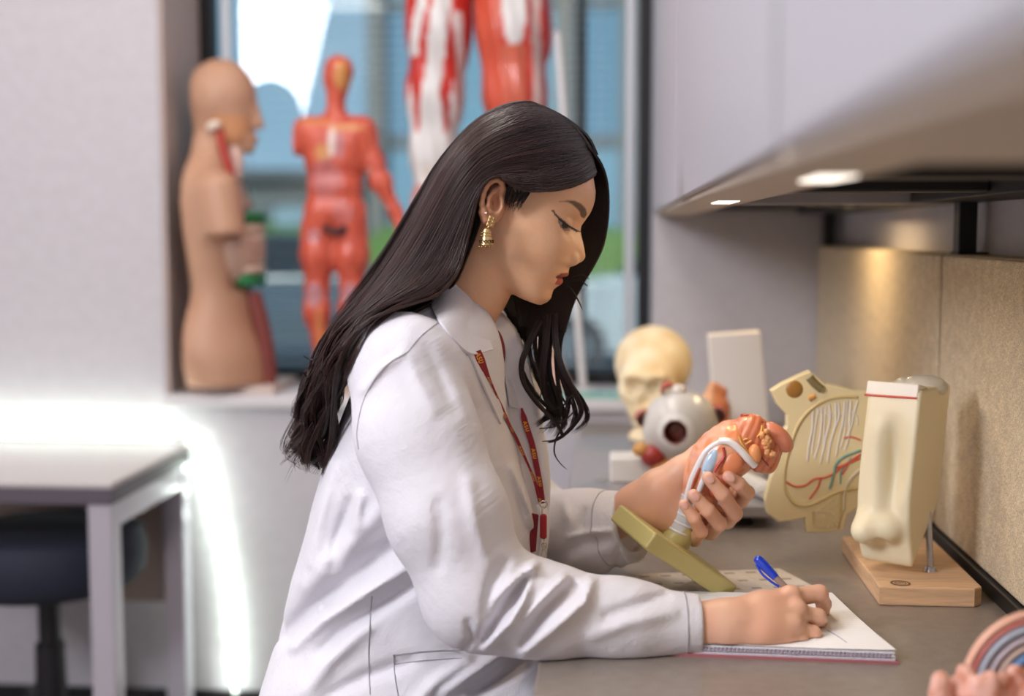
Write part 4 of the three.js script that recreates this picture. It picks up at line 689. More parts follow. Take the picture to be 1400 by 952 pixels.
  T('larynx_lip', [[978, 600, -0.012], [985, 594, -0.012], [990, 598, -0.016]], 0.003, 0xd98a60);
  part('gland', ellipsoid(P(1032, 621, -0.03), 0.0082, 0.0125, 0.008, [0, 0, 0.1]), phys(0xe79a62, 0.35), g);
  seed = 5; const lumps = []; for (let i = 0; i < 46; i++) { const k = rnd(), p = P(lerp(1041, 1051, rnd()) + 9 * k * k, lerp(590, 624, k), -0.028 + rr(-0.004, 0.006)); lumps.push(ellipsoid(p, 0.0036, 0.0034, 0.0034, null, 10, 8)); }
  part('salivary_gland', merge(lumps), phys(0xe0a068, 0.4), g);
  part('tongue_lobe', ellipsoid(P(1063, 598, -0.004), 0.0245, 0.0135, 0.014, [0, 0, -0.75]), phys(0xdd8a6c, 0.3, { clearcoat: 0.4 }), g);
  const Y = (l) => T('nerve', l, 0.0012, 0xe8b65c); Y([[1010, 597, -0.029], [1015, 608, -0.031], [1024, 620, -0.032]]); Y([[1016, 602, -0.03], [1022, 600, -0.03]]); Y([[1019, 608, -0.031], [1027, 603, -0.03]]); Y([[1042, 582, -0.022], [1040, 592, -0.025], [1035, 598, -0.027]]); Y([[1042, 582, -0.022], [1047, 592, -0.022]]); Y([[1038, 624, -0.026], [1050, 629, -0.022], [1058, 632, -0.018]]);
  T('vessel', [[1038, 622, -0.026], [1047, 633, -0.024], [1054, 640, -0.016]], 0.0013, 0x8e3a2a);
}
// ------------------------------------------------------------------ the person
const MID = 1.63, PXM = FOCAL / MID;           // depth of her middle plane, photo pixels per metre there
const bodyGeos = [], skin = [0.83, 0.505, 0.305], hairCol = [0.022, 0.0135, 0.012];
const person = thing('person', 'seated person with long dark hair in a white lab coat writing in a notebook', 'person', [-0.36, 0, -MID]);
const Q = (x, y, d = 0) => W(x, y, MID + d);
// head axes: u towards the face, v up, w towards the camera; the head is bent forward by 20 degrees
const HO = Q(700, 265), HT = 20 * Math.PI / 180, hu = V(Math.cos(HT), -Math.sin(HT), 0), hv = V(Math.sin(HT), Math.cos(HT), 0);
const toUV = (px, py) => { const p = Q(px, py).sub(HO); return [p.dot(hu), p.dot(hv)]; };
const headToWorld = (u, v, w) => HO.clone().addScaledVector(hu, u).addScaledVector(hv, v).add(V(0, 0, w));
{
  const prof = [[722, 152], [760, 164], [788, 188], [804, 215], [811, 240], [814.5, 262], [813.5, 274], [811, 283], [807, 292], [800, 302], [795, 309], [794, 315], [795, 322], [798, 335], [800, 347], [800.3, 352], [797, 357], [789, 361.5], [779.5, 364], [777.5, 370], [778, 374], [776, 378.2], [770.5, 380.6], [770.3, 384.5], [767.5, 389], [761.5, 392.3], [756.5, 396.5], [754.8, 402], [753, 408.5], [748, 413.5], [740, 417]].map(([x, y]) => { const [u, v] = toUV(x, y); return [-v, u]; });
  const mask = [[722, 152], [760, 164], [788, 188], [804, 215], [811, 240], [813, 262], [811.5, 274], [808, 283], [802, 292], [795, 302], [789, 315], [786, 330], [783, 345], [778, 357], [772.5, 368], [767, 378], [762, 388], [756, 397], [752.5, 404], [750, 410], [745, 414.5], [738, 417]].map(([x, y]) => { const [u, v] = toUV(x, y); return [-v, u]; });
  for (const a of [prof, mask]) { a.sort((p, q) => p[0] - q[0]); }
  const linT = (rows) => (k) => { if (k <= rows[0][0]) return rows[0][1]; for (let i = 0; i < rows.length - 1; i++) if (k <= rows[i + 1][0]) return lerp(rows[i][1], rows[i + 1][1], (k - rows[i][0]) / (rows[i + 1][0] - rows[i][0] + 1e-9)); return rows[rows.length - 1][1]; };
  // baked tables over v
  const N = 600, v0 = -0.135, v1 = 0.115, bake = (fn) => { const t = new Float32Array(N + 1); for (let i = 0; i <= N; i++) t[i] = fn(lerp(v0, v1, i / N)); return (v) => { const s = clamp((v - v0) / (v1 - v0), 0, 1) * N, i = Math.min(N - 1, Math.floor(s)); return t[i] + (t[i + 1] - t[i]) * (s - i); }; };
  const smoothT = (rows) => { const l = linT(rows); return (k) => { let s = 0, n = 0; for (let d = -3; d <= 3; d++) { const w = Math.exp(-d * d / 4); s += w * l(k + d * 0.0006); n += w; } return s / n; }; };
  const pP = smoothT(prof), pM = smoothT(mask);
  const F = bake((v) => pM(-v)), Dt = bake((v) => Math.max(-0.003, pP(-v) - pM(-v)));
  const tab = table([[-0.12, 0.016, 0.06, 0.075], [-0.112, 0.03, 0.038, 0.06], [-0.1, 0.04, 0.018, 0.05], [-0.08, 0.0505, -0.006, 0.03], [-0.06, 0.0575, -0.022, 0.022], [-0.03, 0.0655, -0.062, 0.015], [0, 0.0695, -0.082, 0.008], [0.03, 0.0715, -0.08, 0.004], [0.055, 0.062, -0.07, 0.002], [0.075, 0.045, -0.05, 0.002], [0.09, 0.024, -0.025, 0.002], [0.108, 0.002, 0.0, 0.006]]);
  const Wt = bake((v) => Math.max(0.002, tab(v)[0])), Bt = bake((v) => tab(v)[1]), Ct = bake((v) => tab(v)[2]);
  const wn = bake((v) => lerp(0.0095, 0.0135, sstep(-v, 0.01, 0.036)) + 0.011 * sstep(-v, 0.047, 0.058) + 0.006 * sstep(-v, 0.085, 0.1));
  const [eu, ev] = toUV(769, 304.5), eyeW = 0.0305;
  const [au, av] = toUV(781, 354);                                  // wing of the nose
  const neck = [bone(Q(672, 318), 0.048, Q(646, 385), 0.0455), bone(Q(646, 385), 0.0455, Q(612, 452), 0.052)];
  const [lu, lv] = toUV(762, 383);
  const field = (x, y, z) => {
    const dx = x - HO.x, dy = y - HO.y, w = z - HO.z, u = dx * hu.x + dy * hu.y, v = dx * hv.x + dy * hv.y, aw = Math.abs(w);
    let f;
    if (v > v0) {
      const c = Ct(v), wd = Wt(v), a = Math.max(0.004, u > c ? F(v) - c : c - Bt(v)), n = u > c ? 2.28 : 2.15;
      const bump = Dt(v), e = u > 0 ? bump * Math.exp(-((w / wn(v)) ** 2)) : 0;
      const socket = u > 0 ? 0.0085 * Math.exp(-(((v - ev) / 0.0135) ** 2) - ((aw - 0.03) / 0.015) ** 2) : 0;
      const cheek = u > 0 ? 0.003 * Math.exp(-(((v + 0.04) / 0.02) ** 2) - ((aw - 0.04) / 0.02) ** 2) : 0;
      const ue = Math.abs(u - c - (u > c ? e - socket + cheek : 0)) / a, we = aw / wd;
      const k = Math.pow(Math.pow(ue, n) + Math.pow(we, n), 1 / n);
      f = (k - 1) * Math.min(a, wd) * 0.8;
      if (v < -0.1) f = Math.max(f, (-0.1165 - v));
      if (v > 0.104) f = Math.max(f, v - 0.107);
      // lids over the eyeball, wing of the nose, corner of the mouth
      const le = Math.hypot(u - eu, v - ev, aw - eyeW) - 0.0132; f = smin(f, le, 0.004);
      f = smin(f, Math.hypot((u - au) / 1.1, (v - av) / 0.95, (aw - 0.0115) / 0.8) * 0.9 - 0.0078, 0.005);
      f = smax(f, -(Math.hypot((u - au - 0.004) / 1.7, (v - av + 0.0065) / 0.7, (aw - 0.0068) / 0.75) - 0.0032), 0.002); // nostril
      const mo = toMouth(u, v); f += 0.0016 * Math.exp(-((mo / 0.0022) ** 2)) * sstep(u, 0.066, 0.08) * (1 - sstep(aw, 0.022, 0.028));
      f += 0.0012 * Math.exp(-(((v - ev - 0.0095 + (u - eu) * 0.15) / 0.0022) ** 2)) * sstep(u, 0.045, 0.06) * Math.exp(-(((aw - 0.03) / 0.014) ** 2)); // lid crease
    } else f = 0.05;
    const nk = Math.min(cap(x, y, z, neck[0]), cap(x, y, z, neck[1]));
    return smin(f, smin(cap(x, y, z, neck[0]), cap(x, y, z, neck[1]), 0.02), 0.014);
  };
  const [m0u, m0v] = toUV(771, 380.6), [m1u, m1v] = toUV(752, 374.5); const msl = (m1v - m0v) / (m1u - m0u);
  function toMouth(u, v) { return v - (m0v + (u - m0u) * msl); }
  const g = nets(field, HO.clone().add(V(-0.17, -0.19, -0.085)), HO.clone().add(V(0.14, 0.125, 0.085)), 0.00155, 1.9);
  const px = (x, y) => { const d = V(x, y, -MID).project(camera); return [(d.x + 1) * 700, (1 - d.y) * 476]; };
  const dseg = (p, q, a, b) => { const dx = b[0] - a[0], dy = b[1] - a[1], t = clamp(((p - a[0]) * dx + (q - a[1]) * dy) / (dx * dx + dy * dy), 0, 1); return [Math.hypot(p - a[0] - dx * t, q - a[1] - dy * t), t]; };
  const poly = (p, q, pts) => { let b = [1e9, 0]; for (let i = 0; i < pts.length - 1; i++) { const [d, t] = dseg(p, q, pts[i], pts[i + 1]); if (d < b[0]) b = [d, (i + t) / (pts.length - 1)]; } return b; };
  const inside = (p, q, pts) => { let c = false; for (let i = 0, j = pts.length - 1; i < pts.length; j = i++) if ((pts[i][1] > q) !== (pts[j][1] > q) && p < (pts[j][0] - pts[i][0]) * (q - pts[i][1]) / (pts[j][1] - pts[i][1]) + pts[i][0]) c = !c; return c; };
  const lipC = lin(0xb8564a), browC = [0.035, 0.02, 0.015], liner = [0.012, 0.009, 0.01];
  const upperLip = [[783, 370], [777, 372], [770, 373.5], [762, 373], [753, 374], [757, 376.5], [764, 379.5], [772, 381], [783, 380]], lowerLip = [[753, 374], [757, 376.5], [764, 379.5], [772, 381], [783, 381], [781, 388], [768, 391], [760, 388], [755, 381]];
  const hairline = [[600, 120], [850, 120], [850, 246], [816, 240], [800, 249], [786, 256], [766, 260], [742, 260], [718, 258], [704, 260], [694, 262], [690, 250], [660, 250], [650, 300], [640, 360], [600, 420], [560, 420]];
  const open = [[765.5, 300], [769, 302.5], [775, 307.5], [781, 313], [778, 314.5], [773, 314.3], [768.5, 310], [766, 304]];
  paint(g, (x, y, z) => {
    const [p, q] = px(x, y), wv = z - HO.z, aw = Math.abs(wv); let c = skin;
    const k = noise(x * 60, y * 60, z * 60), k2 = noise(x * 260, y * 260, z * 260); c = mix3(c, [c[0] * 1.05, c[1] * 0.94, c[2] * 0.9], 0.5 + 0.6 * k); c = c.map((t) => t * (1 + 0.03 * k2));
    if (aw < 0.03) { // cheeks and lips are symmetric about the middle of the face
      if (inside(p, q, upperLip) && aw < 0.0235) c = lipC.map((t) => t * 0.86); else if (inside(p, q, lowerLip) && aw < 0.022) c = lipC;
      const [d] = poly(p, q, [[782, 381.3], [772, 381], [764, 379.5], [757, 376.5], [752, 374]]); if (d < 0.9 && aw < 0.025) c = [0.16, 0.05, 0.045];
    }
    if (aw > 0.008 && aw < 0.06) {
      const [d, t] = poly(p, q, [[767.5, 277], [778, 276.5], [786, 278.5], [793, 283], [797.5, 288], [798.5, 294]]); const bw = lerp(0.9, 5.0, sstep(t, 0, 0.65));
      if (d < bw) c = mix3(c, browC, sstep(bw - d, -0.2, 1.6) * (0.85 + 0.15 * noise(p * 1.5, q * 4, 0)));
      const [e, s] = poly(p, q, [[758.5, 289], [763, 295], [768, 300.5], [775, 306.3], [782, 312], [788.5, 316.5]]);
      if (inside(p, q, open)) { c = [0.3, 0.22, 0.19]; if (Math.hypot(p - 774.5, q - 308.5) < 4.6) c = [0.03, 0.017, 0.012]; }
      if (e < lerp(0.9, 1.7, Math.sin(Math.PI * clamp(s, 0, 1)))) c = liner;
      const [lo] = poly(p, q, [[766, 304], [769, 311], [774, 315], [780, 315]]); if (lo < 0.7) c = mix3(c, [0.12, 0.06, 0.045], 0.7);
    }
    const jp = p + 3 * noise(x * 300, y * 300, z * 300), jq = q + 3 * noise(x * 300 + 9, y * 300, z * 300); if (inside(jp, jq, hairline) && (wv > -0.02 || q < 240)) c = hairCol;
    if (wv < -0.01 && inside(jp, jq, hairline)) c = hairCol;
    return c;
  });
  bodyGeos.push(g);
  // ear
  const earD = (x, y, d) => Q(x, y, d), eb = [];
  const chain = (pts, r) => { for (let i = 0; i < pts.length - 1; i++) eb.push(bone(earD(...pts[i]), r, earD(...pts[i + 1]), r)); };
  chain([[685, 268, -0.073], [688.5, 258, -0.08], [686, 249, -0.086], [679, 245.5, -0.089], [671, 248, -0.091], [664, 256, -0.092], [660, 267, -0.092], [658.5, 279, -0.091], [660, 290, -0.088]], 0.0031);
  chain([[683, 256, -0.081], [675, 262, -0.084], [669, 271, -0.086], [668, 281, -0.086], [671, 289, -0.084]], 0.0029);
  chain([[660, 290, -0.088], [664, 300, -0.084], [668, 303, -0.081]], 0.0056);
  const trag = bone(earD(685, 277, -0.076), 0.0032, earD(684, 284, -0.078), 0.0036);
  const basin = earD(674, 275, -0.074);
  const ef = (x, y, z) => { let f = 1; for (const b of eb) f = smin(f, cap(x, y, z, b), 0.003); f = smin(f, cap(x, y, z, trag), 0.004); f = smin(f, ell(x, y, z, basin, 0.0135, 0.025, 0.008), 0.006); f = smin(f, ell(x, y, z, earD(674, 290, -0.074), 0.011, 0.012, 0.0085), 0.006); return smax(f, -ell(x, y, z, earD(678, 278, -0.083), 0.0055, 0.0095, 0.008), 0.004); };
  const eg = nets(ef, earD(645, 318, 0).setZ(-MID + 0.058), earD(700, 238, 0).setZ(-MID + 0.1), 0.0011);
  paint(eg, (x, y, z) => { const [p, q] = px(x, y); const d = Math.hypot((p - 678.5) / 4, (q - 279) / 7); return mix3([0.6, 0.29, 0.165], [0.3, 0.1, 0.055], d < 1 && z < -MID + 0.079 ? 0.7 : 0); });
  bodyGeos.push(eg);
  // lashes
  const lash = []; for (let i = 0; i < 16; i++) { const t = i / 15, a = headToWorld(...(() => { const [u, v] = toUV(lerp(768, 789, t), lerp(300.5, 316.5, t)); return [u, v, eyeW + lerp(0.0115, 0.0, t) + 0.003]; })()); const b = a.clone().add(V(lerp(0.003, 0.0085, t), lerp(-0.004, -0.0015, t), lerp(0.004, 0.001, t))); lash.push(rod(a, b, 0.00028, 0.0001, 4)); }
  for (let i = 0; i < 10; i++) { const t = i / 9, [u, v] = toUV(lerp(786, 793, t), lerp(316, 312, t)), a = headToWorld(u, v, -eyeW * lerp(1, 0.7, t)); lash.push(rod(a, a.clone().add(V(0.010, 0.002 + t * 0.005, 0)), 0.00028, 0.0001, 4)); }
  part('eyelashes', merge(lash), std(0x120d0d, 0.5), person).userData.kind = 'stuff';
}
// ------------------------------------------------------------------ lab coat
const NB_ARM = [ // near sleeve: shoulder, upper arm, elbow, forearm, wrist
  bone(Q(550, 503, -0.165), 0.063, Q(572, 600, -0.19), 0.064, 0), bone(Q(572, 600, -0.19), 0.064, Q(612, 705, -0.215), 0.062), bone(Q(612, 705, -0.215), 0.062, Q(652, 812, -0.222), 0.057),
  bone(Q(652, 812, -0.222), 0.057, Q(745, 838, -0.214), 0.05), bone(Q(745, 838, -0.214), 0.05, Q(850, 850, -0.204), 0.041), bone(Q(850, 850, -0.204), 0.041, Q(985, 858, -0.194), 0.0325)];
const FAR_ARM = [bone(Q(602, 500, 0.16), 0.06, Q(680, 640, 0.2), 0.058), bone(Q(680, 640, 0.2), 0.058, Q(730, 728, 0.17), 0.056), bone(Q(730, 728, 0.17), 0.056, Q(800, 728, 0.11), 0.052), bone(Q(800, 728, 0.11), 0.052, Q(900, 716, 0.05), 0.046)];
const toPxAt = (x, y, z) => { const v = V(x, y, z).project(camera); return [(v.x + 1) * 700, (1 - v.y) * 476]; };
const segD = (p, q, a, b) => { const dx = b[0] - a[0], dy = b[1] - a[1], t = clamp(((p - a[0]) * dx + (q - a[1]) * dy) / (dx * dx + dy * dy + 1e-9), 0, 1); return [Math.hypot(p - a[0] - dx * t, q - a[1] - dy * t), t]; };
// folds seen in the cloth: polyline in the photo's pixels, width in pixels, height in metres (negative: a valley), which layer (t torso, s near sleeve, f far sleeve)
const FOLDS = [
  [[[566, 771], [500, 812], [440, 850], [402, 884]], 9, 0.009, 't'], [[[548, 742], [490, 785], [430, 832], [396, 868]], 16, -0.013, 't'], [[[520, 700], [470, 752], [420, 800]], 14, 0.006, 't'],
  [[[580, 790], [520, 828], [462, 868], [440, 890]], 9, -0.008, 't'], [[[500, 860], [450, 905], [420, 945]], 12, 0.007, 't'], [[[478, 690], [462, 740], [455, 775]], 9, -0.007, 't'], [[[492, 680], [486, 720]], 8, 0.006, 't'],
  [[[560, 905], [500, 925], [450, 952]], 10, -0.006, 't'], [[[455, 640], [440, 700], [425, 770]], 10, 0.004, 't'], [[[640, 905], [600, 930], [570, 960]], 9, 0.007, 't'],
  [[[690, 892], [660, 912], [610, 946]], 9, 0.01, 't'], [[[720, 905], [690, 925], [650, 950]], 8, -0.008, 't'],
  [[[597, 468], [618, 500], [632, 540], [640, 580]], 6, -0.006, 't'], [[[612, 455], [634, 495], [650, 545]], 8, 0.003, 't'], [[[702, 640], [722, 690], [735, 735]], 7, 0.006, 't'],
  // near sleeve: shoulder, then the bunch at the elbow
  [[[556, 482], [570, 520], [592, 560]], 10, 0.003, 's'], [[[585, 478], [602, 520], [622, 562]], 10, -0.003, 's'], [[[548, 486], [520, 505], [496, 535]], 6, 0.004, 's'], [[[600, 690], [604, 740], [600, 775]], 10, -0.004, 's'], [[[640, 660], [650, 720], [665, 770]], 10, 0.004, 's'],
  [[[732, 772], [702, 796], [678, 820]], 5, 0.008, 's'], [[[722, 790], [690, 830], [660, 876]], 9, -0.014, 's'], [[[728, 778], [716, 822], [700, 850], [664, 884]], 6, 0.009, 's'],
  [[[770, 792], [744, 818], [718, 846]], 5, 0.008, 's'], [[[782, 802], [745, 836], [712, 876]], 9, -0.012, 's'], [[[808, 796], [800, 822], [770, 850], [718, 892]], 7, 0.008, 's'],
  [[[690, 770], [672, 800], [664, 840]], 8, -0.006, 's'], [[[830, 842], [870, 828], [910, 816]], 8, -0.005, 's'], [[[812, 870], [860, 852], [920, 838]], 9, 0.004, 's'], [[[640, 850], [645, 872], [636, 885]], 5, -0.006, 's'],
  // far sleeve
  [[[775, 735], [810, 728], [850, 726]], 4, 0.004, 'f'], [[[760, 762], [800, 742], [830, 738]], 10, -0.006, 'f'], [[[772, 690], [778, 715]], 7, 0.005, 'f'], [[[800, 700], [796, 730]], 6, -0.004, 'f'], [[[848, 738], [840, 778]], 5, -0.004, 'f'],
].map(([p, w, a, l]) => ({ p, w, a, l, x0: Math.min(...p.map((q) => q[0])) - 3 * w, x1: Math.max(...p.map((q) => q[0])) + 3 * w, y0: Math.min(...p.map((q) => q[1])) - 3 * w, y1: Math.max(...p.map((q) => q[1])) + 3 * w }));
function folds(l, px, py) { let h = 0; for (const f of FOLDS) { if (f.l !== l || px < f.x0 || px > f.x1 || py < f.y0 || py > f.y1) continue; let best = 1e9, bt = 0; for (let i = 0; i < f.p.length - 1; i++) { const [d, t] = segD(px, py, f.p[i], f.p[i + 1]); if (d < best) { best = d; bt = (i + t) / (f.p.length - 1); } } h += 1.35 * f.a * Math.exp(-((best / f.w) ** 2)) * (0.35 + 0.65 * Math.sin(Math.PI * clamp(0.12 + bt * 0.76, 0, 1))); } return h; }
const torsoRows = [[405, 606, 644, 648, 0.04], [424, 584, 660, 676, 0.07], [444, 554, 668, 696, 0.11], [470, 524, 678, 710, 0.145], [505, 500, 688, 723, 0.166], [560, 476, 698, 738, 0.172], [640, 448, 716, 750, 0.168], [700, 430, 726, 751, 0.164], [760, 413, 734, 747, 0.164], [820, 397, 738, 742, 0.168], [880, 382, 734, 736, 0.176], [952, 370, 726, 728, 0.184], [1060, 378, 690, 690, 0.18]];
const tor = (() => { const rows = torsoRows.map(([py, a, b, c, d]) => { const A = Q(a, py), B = Q(b, py), C = Q(c, py); return [-A.y, A.x, B.x, C.x, d]; }); const t = table(rows), y0 = -rows[0][0], y1 = -rows[rows.length - 1][0], n = 300, bk = []; for (let i = 0; i <= n; i++) bk.push(t(-lerp(y1, y0, i / n))); return (y) => { const s = clamp((y - y1) / (y0 - y1), 0, 1) * n, i = Math.min(n - 1, Math.floor(s)), k = s - i; return [0, 1, 2, 3].map((q) => bk[i][q] + (bk[i + 1][q] - bk[i][q]) * k); }; })();
const yTopC = Q(0, 410).y, yBotC = 0.512;
const torsoF = (x, y, z, shrink = 0) => { const [xl, xn, xf, b0] = tor(y), m = sstep(-MID + 0.012 - z, 0, 0.022), xr = lerp(xn, xf, m), c = (xl + xr) / 2, a = (xr - xl) / 2 - shrink, b = b0 - shrink, n = 2.25; const k = Math.pow(Math.pow(Math.abs(x - c) / a, n) + Math.pow(Math.abs(z + MID) / b, n), 1 / n); return Math.max((k - 1) * Math.min(a, b) * 0.9, y - yTopC, yBotC - y); };
const shoulders = [bone(Q(618, 472, -0.05), 0.046, Q(556, 504, -0.152), 0.054), bone(Q(628, 472, 0.05), 0.046, Q(604, 500, 0.155), 0.054)];
const lap = [bone(Q(470, 1010, -0.09), 0.1, Q(725, 1002, -0.1), 0.08), bone(Q(470, 1010, 0.09), 0.1, Q(725, 1002, 0.1), 0.08)];
const cuffN = [Q(957, 858, -0.196), Q(985, 858, -0.194)], cuffF = [Q(864, 721, 0.07), Q(900, 716, 0.05)];
const dirN = cuffN[1].clone().sub(cuffN[0]).normalize(), dirF = cuffF[1].clone().sub(cuffF[0]).normalize();
const coatField = (x, y, z) => {
  const [px, py] = toPxAt(x, y, z), near = z > -MID + 0.02, wob = 0.0022 * noise(x * 14, y * 9, z * 14) + 0.0012 * noise(x * 34 + 5, y * 26, z * 34);
  let t = torsoF(x, y, z); for (const s of shoulders) t = smin(t, cap(x, y, z, s), 0.05); t = smin(t, Math.max(Math.min(cap(x, y, z, lap[0]), cap(x, y, z, lap[1])), 0.46 - y), 0.05);
  t -= wob + (near ? folds('t', px, py) : 0);
  let s = 1; for (const b of NB_ARM) s = smin(s, cap(x, y, z, b), 0.03); s -= wob * 0.8 + folds('s', px, py);
  const pn = (x - cuffN[0].x) * dirN.x + (y - cuffN[0].y) * dirN.y + (z - cuffN[0].z) * dirN.z; s = smax(s, pn, 0.003); s = smax(s, -Math.max(cap(x, y, z, NB_ARM[5]) + 0.0075, -0.012 - pn), 0.002); s = Math.max(s, BENCH + 0.0005 - y);
  let q = 1; for (const b of FAR_ARM) q = smin(q, cap(x, y, z, b), 0.03); q -= wob + folds('f', px, py);
  const pf = (x - cuffF[0].x) * dirF.x + (y - cuffF[0].y) * dirF.y + (z - cuffF[0].z) * dirF.z; q = smax(q, pf, 0.003); q = smax(q, -Math.max(cap(x, y, z, FAR_ARM[3]) + 0.015, -0.012 - pf), 0.002);
  return smin(smin(t, s, 0.012), q, 0.012);
};
// point where the view through a pixel meets the coat
function onCoat(px, py, lift = 0, fn = coatField) { const d = ray(px, py).normalize(); let t = 1.2; for (let i = 0; i < 400 && t < 2.2; i++) { const p = camera.position.clone().addScaledVector(d, t), f = fn(p.x, p.y, p.z); if (f < 0.0004) return p.addScaledVector(d, -lift); t += Math.max(0.0008, f * 0.6); } return null; }
const coatBump = tex(256, 256, (u, v, i, j) => { const s = 0.5 + 0.12 * Math.sin(i * 1.57) * Math.sin(j * 1.57) + 0.3 * noise(i * 0.06, j * 0.06, 3) + 0.15 * noise(i * 0.2, j * 0.2, 6); return [s, s, s]; }, false, 6);
const coatMat = new THREE.MeshPhysicalMaterial({ color: 0xdedce3, roughness: 0.8, bumpMap: coatBump, bumpScale: 0.0012, sheen: 0.25, sheenRoughness: 0.6, sheenColor: new THREE.Color(0xffffff) });
let coat;
function clothUV(g) { const p = g.attributes.position, uv = new Float32Array(p.count * 2); for (let i = 0; i < p.count; i++) { uv[2 * i] = p.getX(i) + 0.6 * p.getZ(i); uv[2 * i + 1] = p.getY(i) + 0.35 * p.getZ(i); } g.setAttribute('uv', new THREE.BufferAttribute(uv, 2)); return g; }
{
  const g = nets(coatField, V(Q(355, 0).x - 0.04, 0.45, -MID - 0.3), V(Q(1000, 0, -0.2).x, Q(0, 388).y, -MID + 0.32), 0.0033, 1.5);
  coat = part('lab_coat', clothUV(g), coatMat, person); coat.userData.label = 'white cotton lab coat with turned down collar';
  console.log('coat tris', g.index.count / 3);
  const seamM = std(0xbfbcc6, 0.8);
  const seam = (name, pts, r = 0.0009) => { const c = new THREE.CatmullRomCurve3(pts.map(([x, y]) => V(x, y, 0))), out = []; const n = pts.length * 8; for (let i = 0; i <= n; i++) { const p = c.getPoint(i / n), h = onCoat(p.x, p.y, 0.0002); if (h) out.push(h); } if (out.length > 3) part(name, tube(out, r, 6, out.length * 2), coatMat, person, coat); };
  seam('side_seam', [[509, 815], [506, 850], [504, 890], [506, 950]]); seam('armhole_seam', [[556, 482], [528, 500], [500, 540], [488, 590], [490, 615]], 0.0006);
  seam('pocket_edge', [[538, 896], [580, 891], [630, 888]], 0.0009); seam('pocket_edge', [[538, 896], [540, 925], [545, 955]], 0.0008); seam('shoulder_seam', [[600, 440], [575, 460], [557, 482]], 0.0006); seam('pocket_stitch', [[540, 908], [585, 903], [632, 900]], 0.0007);
  { // cuff hems
    const hem = (c, d, fn, r, name) => { const a = V(0, 1, 0).cross(d).normalize(), b = d.clone().cross(a).normalize(), pts = []; for (let i = 0; i < 40; i++) { const th = i / 40 * 6.2832, dir = a.clone().multiplyScalar(Math.cos(th)).addScaledVector(b, Math.sin(th)); let k = r; for (let q = 0; q < 40; q++) { const p = c.clone().addScaledVector(dir, k), f = coatField(p.x, p.y, p.z); if (f > 0) break; k += 0.0008; } pts.push(c.clone().addScaledVector(dir, k - 0.0004)); } const cv = new THREE.CatmullRomCurve3(pts, true); part(name, new THREE.TubeGeometry(cv, 120, 0.0009, 6, true), coatMat, person, coat); };
    hem(cuffN[0].clone().addScaledVector(dirN, -0.018), dirN, 0, 0.025, 'cuff_hem'); hem(cuffF[0].clone().addScaledVector(dirF, -0.03), dirF, 0, 0.035, 'cuff_hem');
  }
  // near collar leaf and lapel, far collar and lapel
  const lift = (x, y, l) => onCoat(x, y, l) ?? Q(x, y, -0.05);
  const rows4 = (inner, outer, lifts) => [0, 0.33, 0.66, 1].map((t) => inner.map((q, i) => { const o = outer[i]; return q.clone().lerp(o, t).add(V(0, 0, 0.006 * Math.sin(Math.PI * t))); }));
  const inner = [[622, 390, -0.054], [641, 408, -0.053], [652, 422, -0.05], [660, 436, -0.046]].map(([x, y, d]) => Q(x, y, d)), outer = [[588, 414], [606, 448], [638, 482], [673, 479]].map(([x, y]) => lift(x, y, 0.006));
  part('collar', clothUV(sheet(rows4(inner, outer), 0.0035, 20, 14)), coatMat, person, coat);
  const stand = [[[606, 376, -0.03], [620, 388, -0.05], [640, 408, -0.05], [661, 436, -0.044]], [[598, 400, -0.04], [612, 412, -0.058], [634, 432, -0.062], [662, 452, -0.05]]].map((r) => r.map(([x, y, d]) => Q(x, y, d)));
  part('collar_stand', clothUV(sheet(stand, 0.003, 16, 6)), coatMat, person, coat);
  const lap1 = [[[640, 482], [656, 481], [674, 478]], [[652, 508], [668, 506], [682, 502]], [[666, 540], [678, 536], [688, 528]], [[684, 580], [688, 562], [691, 545]]].map((r) => r.map(([x, y]) => lift(x, y, 0.0035)));
  part('lapel', clothUV(sheet(lap1, 0.0028, 12, 16)), coatMat, person, coat);
  const far = [[[664, 424, 0.03], [668, 432, 0.045], [684, 426, 0.06], [694, 430, 0.075]], [[668, 440, 0.03], [682, 446, 0.045], [698, 446, 0.055], [708, 448, 0.07]], [[676, 462, 0.012], [690, 466, 0.025], [704, 466, 0.04], [716, 466, 0.055]], [[684, 488, 0.008], [696, 492, 0.02], [710, 492, 0.035], [724, 490, 0.05]]].map((r) => r.map(([x, y, d]) => Q(x, y, d)));
  part('collar', clothUV(sheet(far, 0.003, 14, 14)), coatMat, person, coat);
  const lap2 = [[[682, 486, 0.0], [694, 492, 0.012], [708, 496, 0.025], [726, 498, 0.04]], [[692, 520, -0.012], [704, 524, 0.004], [718, 526, 0.02], [735, 526, 0.036]], [[698, 556, -0.018], [710, 560, -0.002], [726, 562, 0.014], [744, 560, 0.03]]].map((r) => r.map(([x, y, d]) => Q(x, y, d)));
  part('lapel', clothUV(sheet(lap2, 0.003, 14, 14)), coatMat, person, coat);
  // loose front edge standing away from the shirt
  const edge = [[[735, 690, -0.03], [739, 715, -0.034], [738, 745, -0.036], [730, 778, -0.04]], [[746, 688, -0.012], [750, 715, -0.015], [748, 745, -0.018], [741, 778, -0.02]]].map((r) => r.map(([x, y, d]) => Q(x, y, d)));
  part('front_edge', clothUV(sheet(edge, 0.003, 14, 8)), coatMat, person, coat);
  // maroon top
  const shirt = nets((x, y, z) => Math.max(ell(x, y, z, Q(656, 484, 0.0), 0.033, 0.045, 0.06), y - Q(0, 447).y), Q(600, 540, 0).setZ(-MID - 0.08), Q(710, 430, 0).setZ(-MID + 0.08), 0.003);
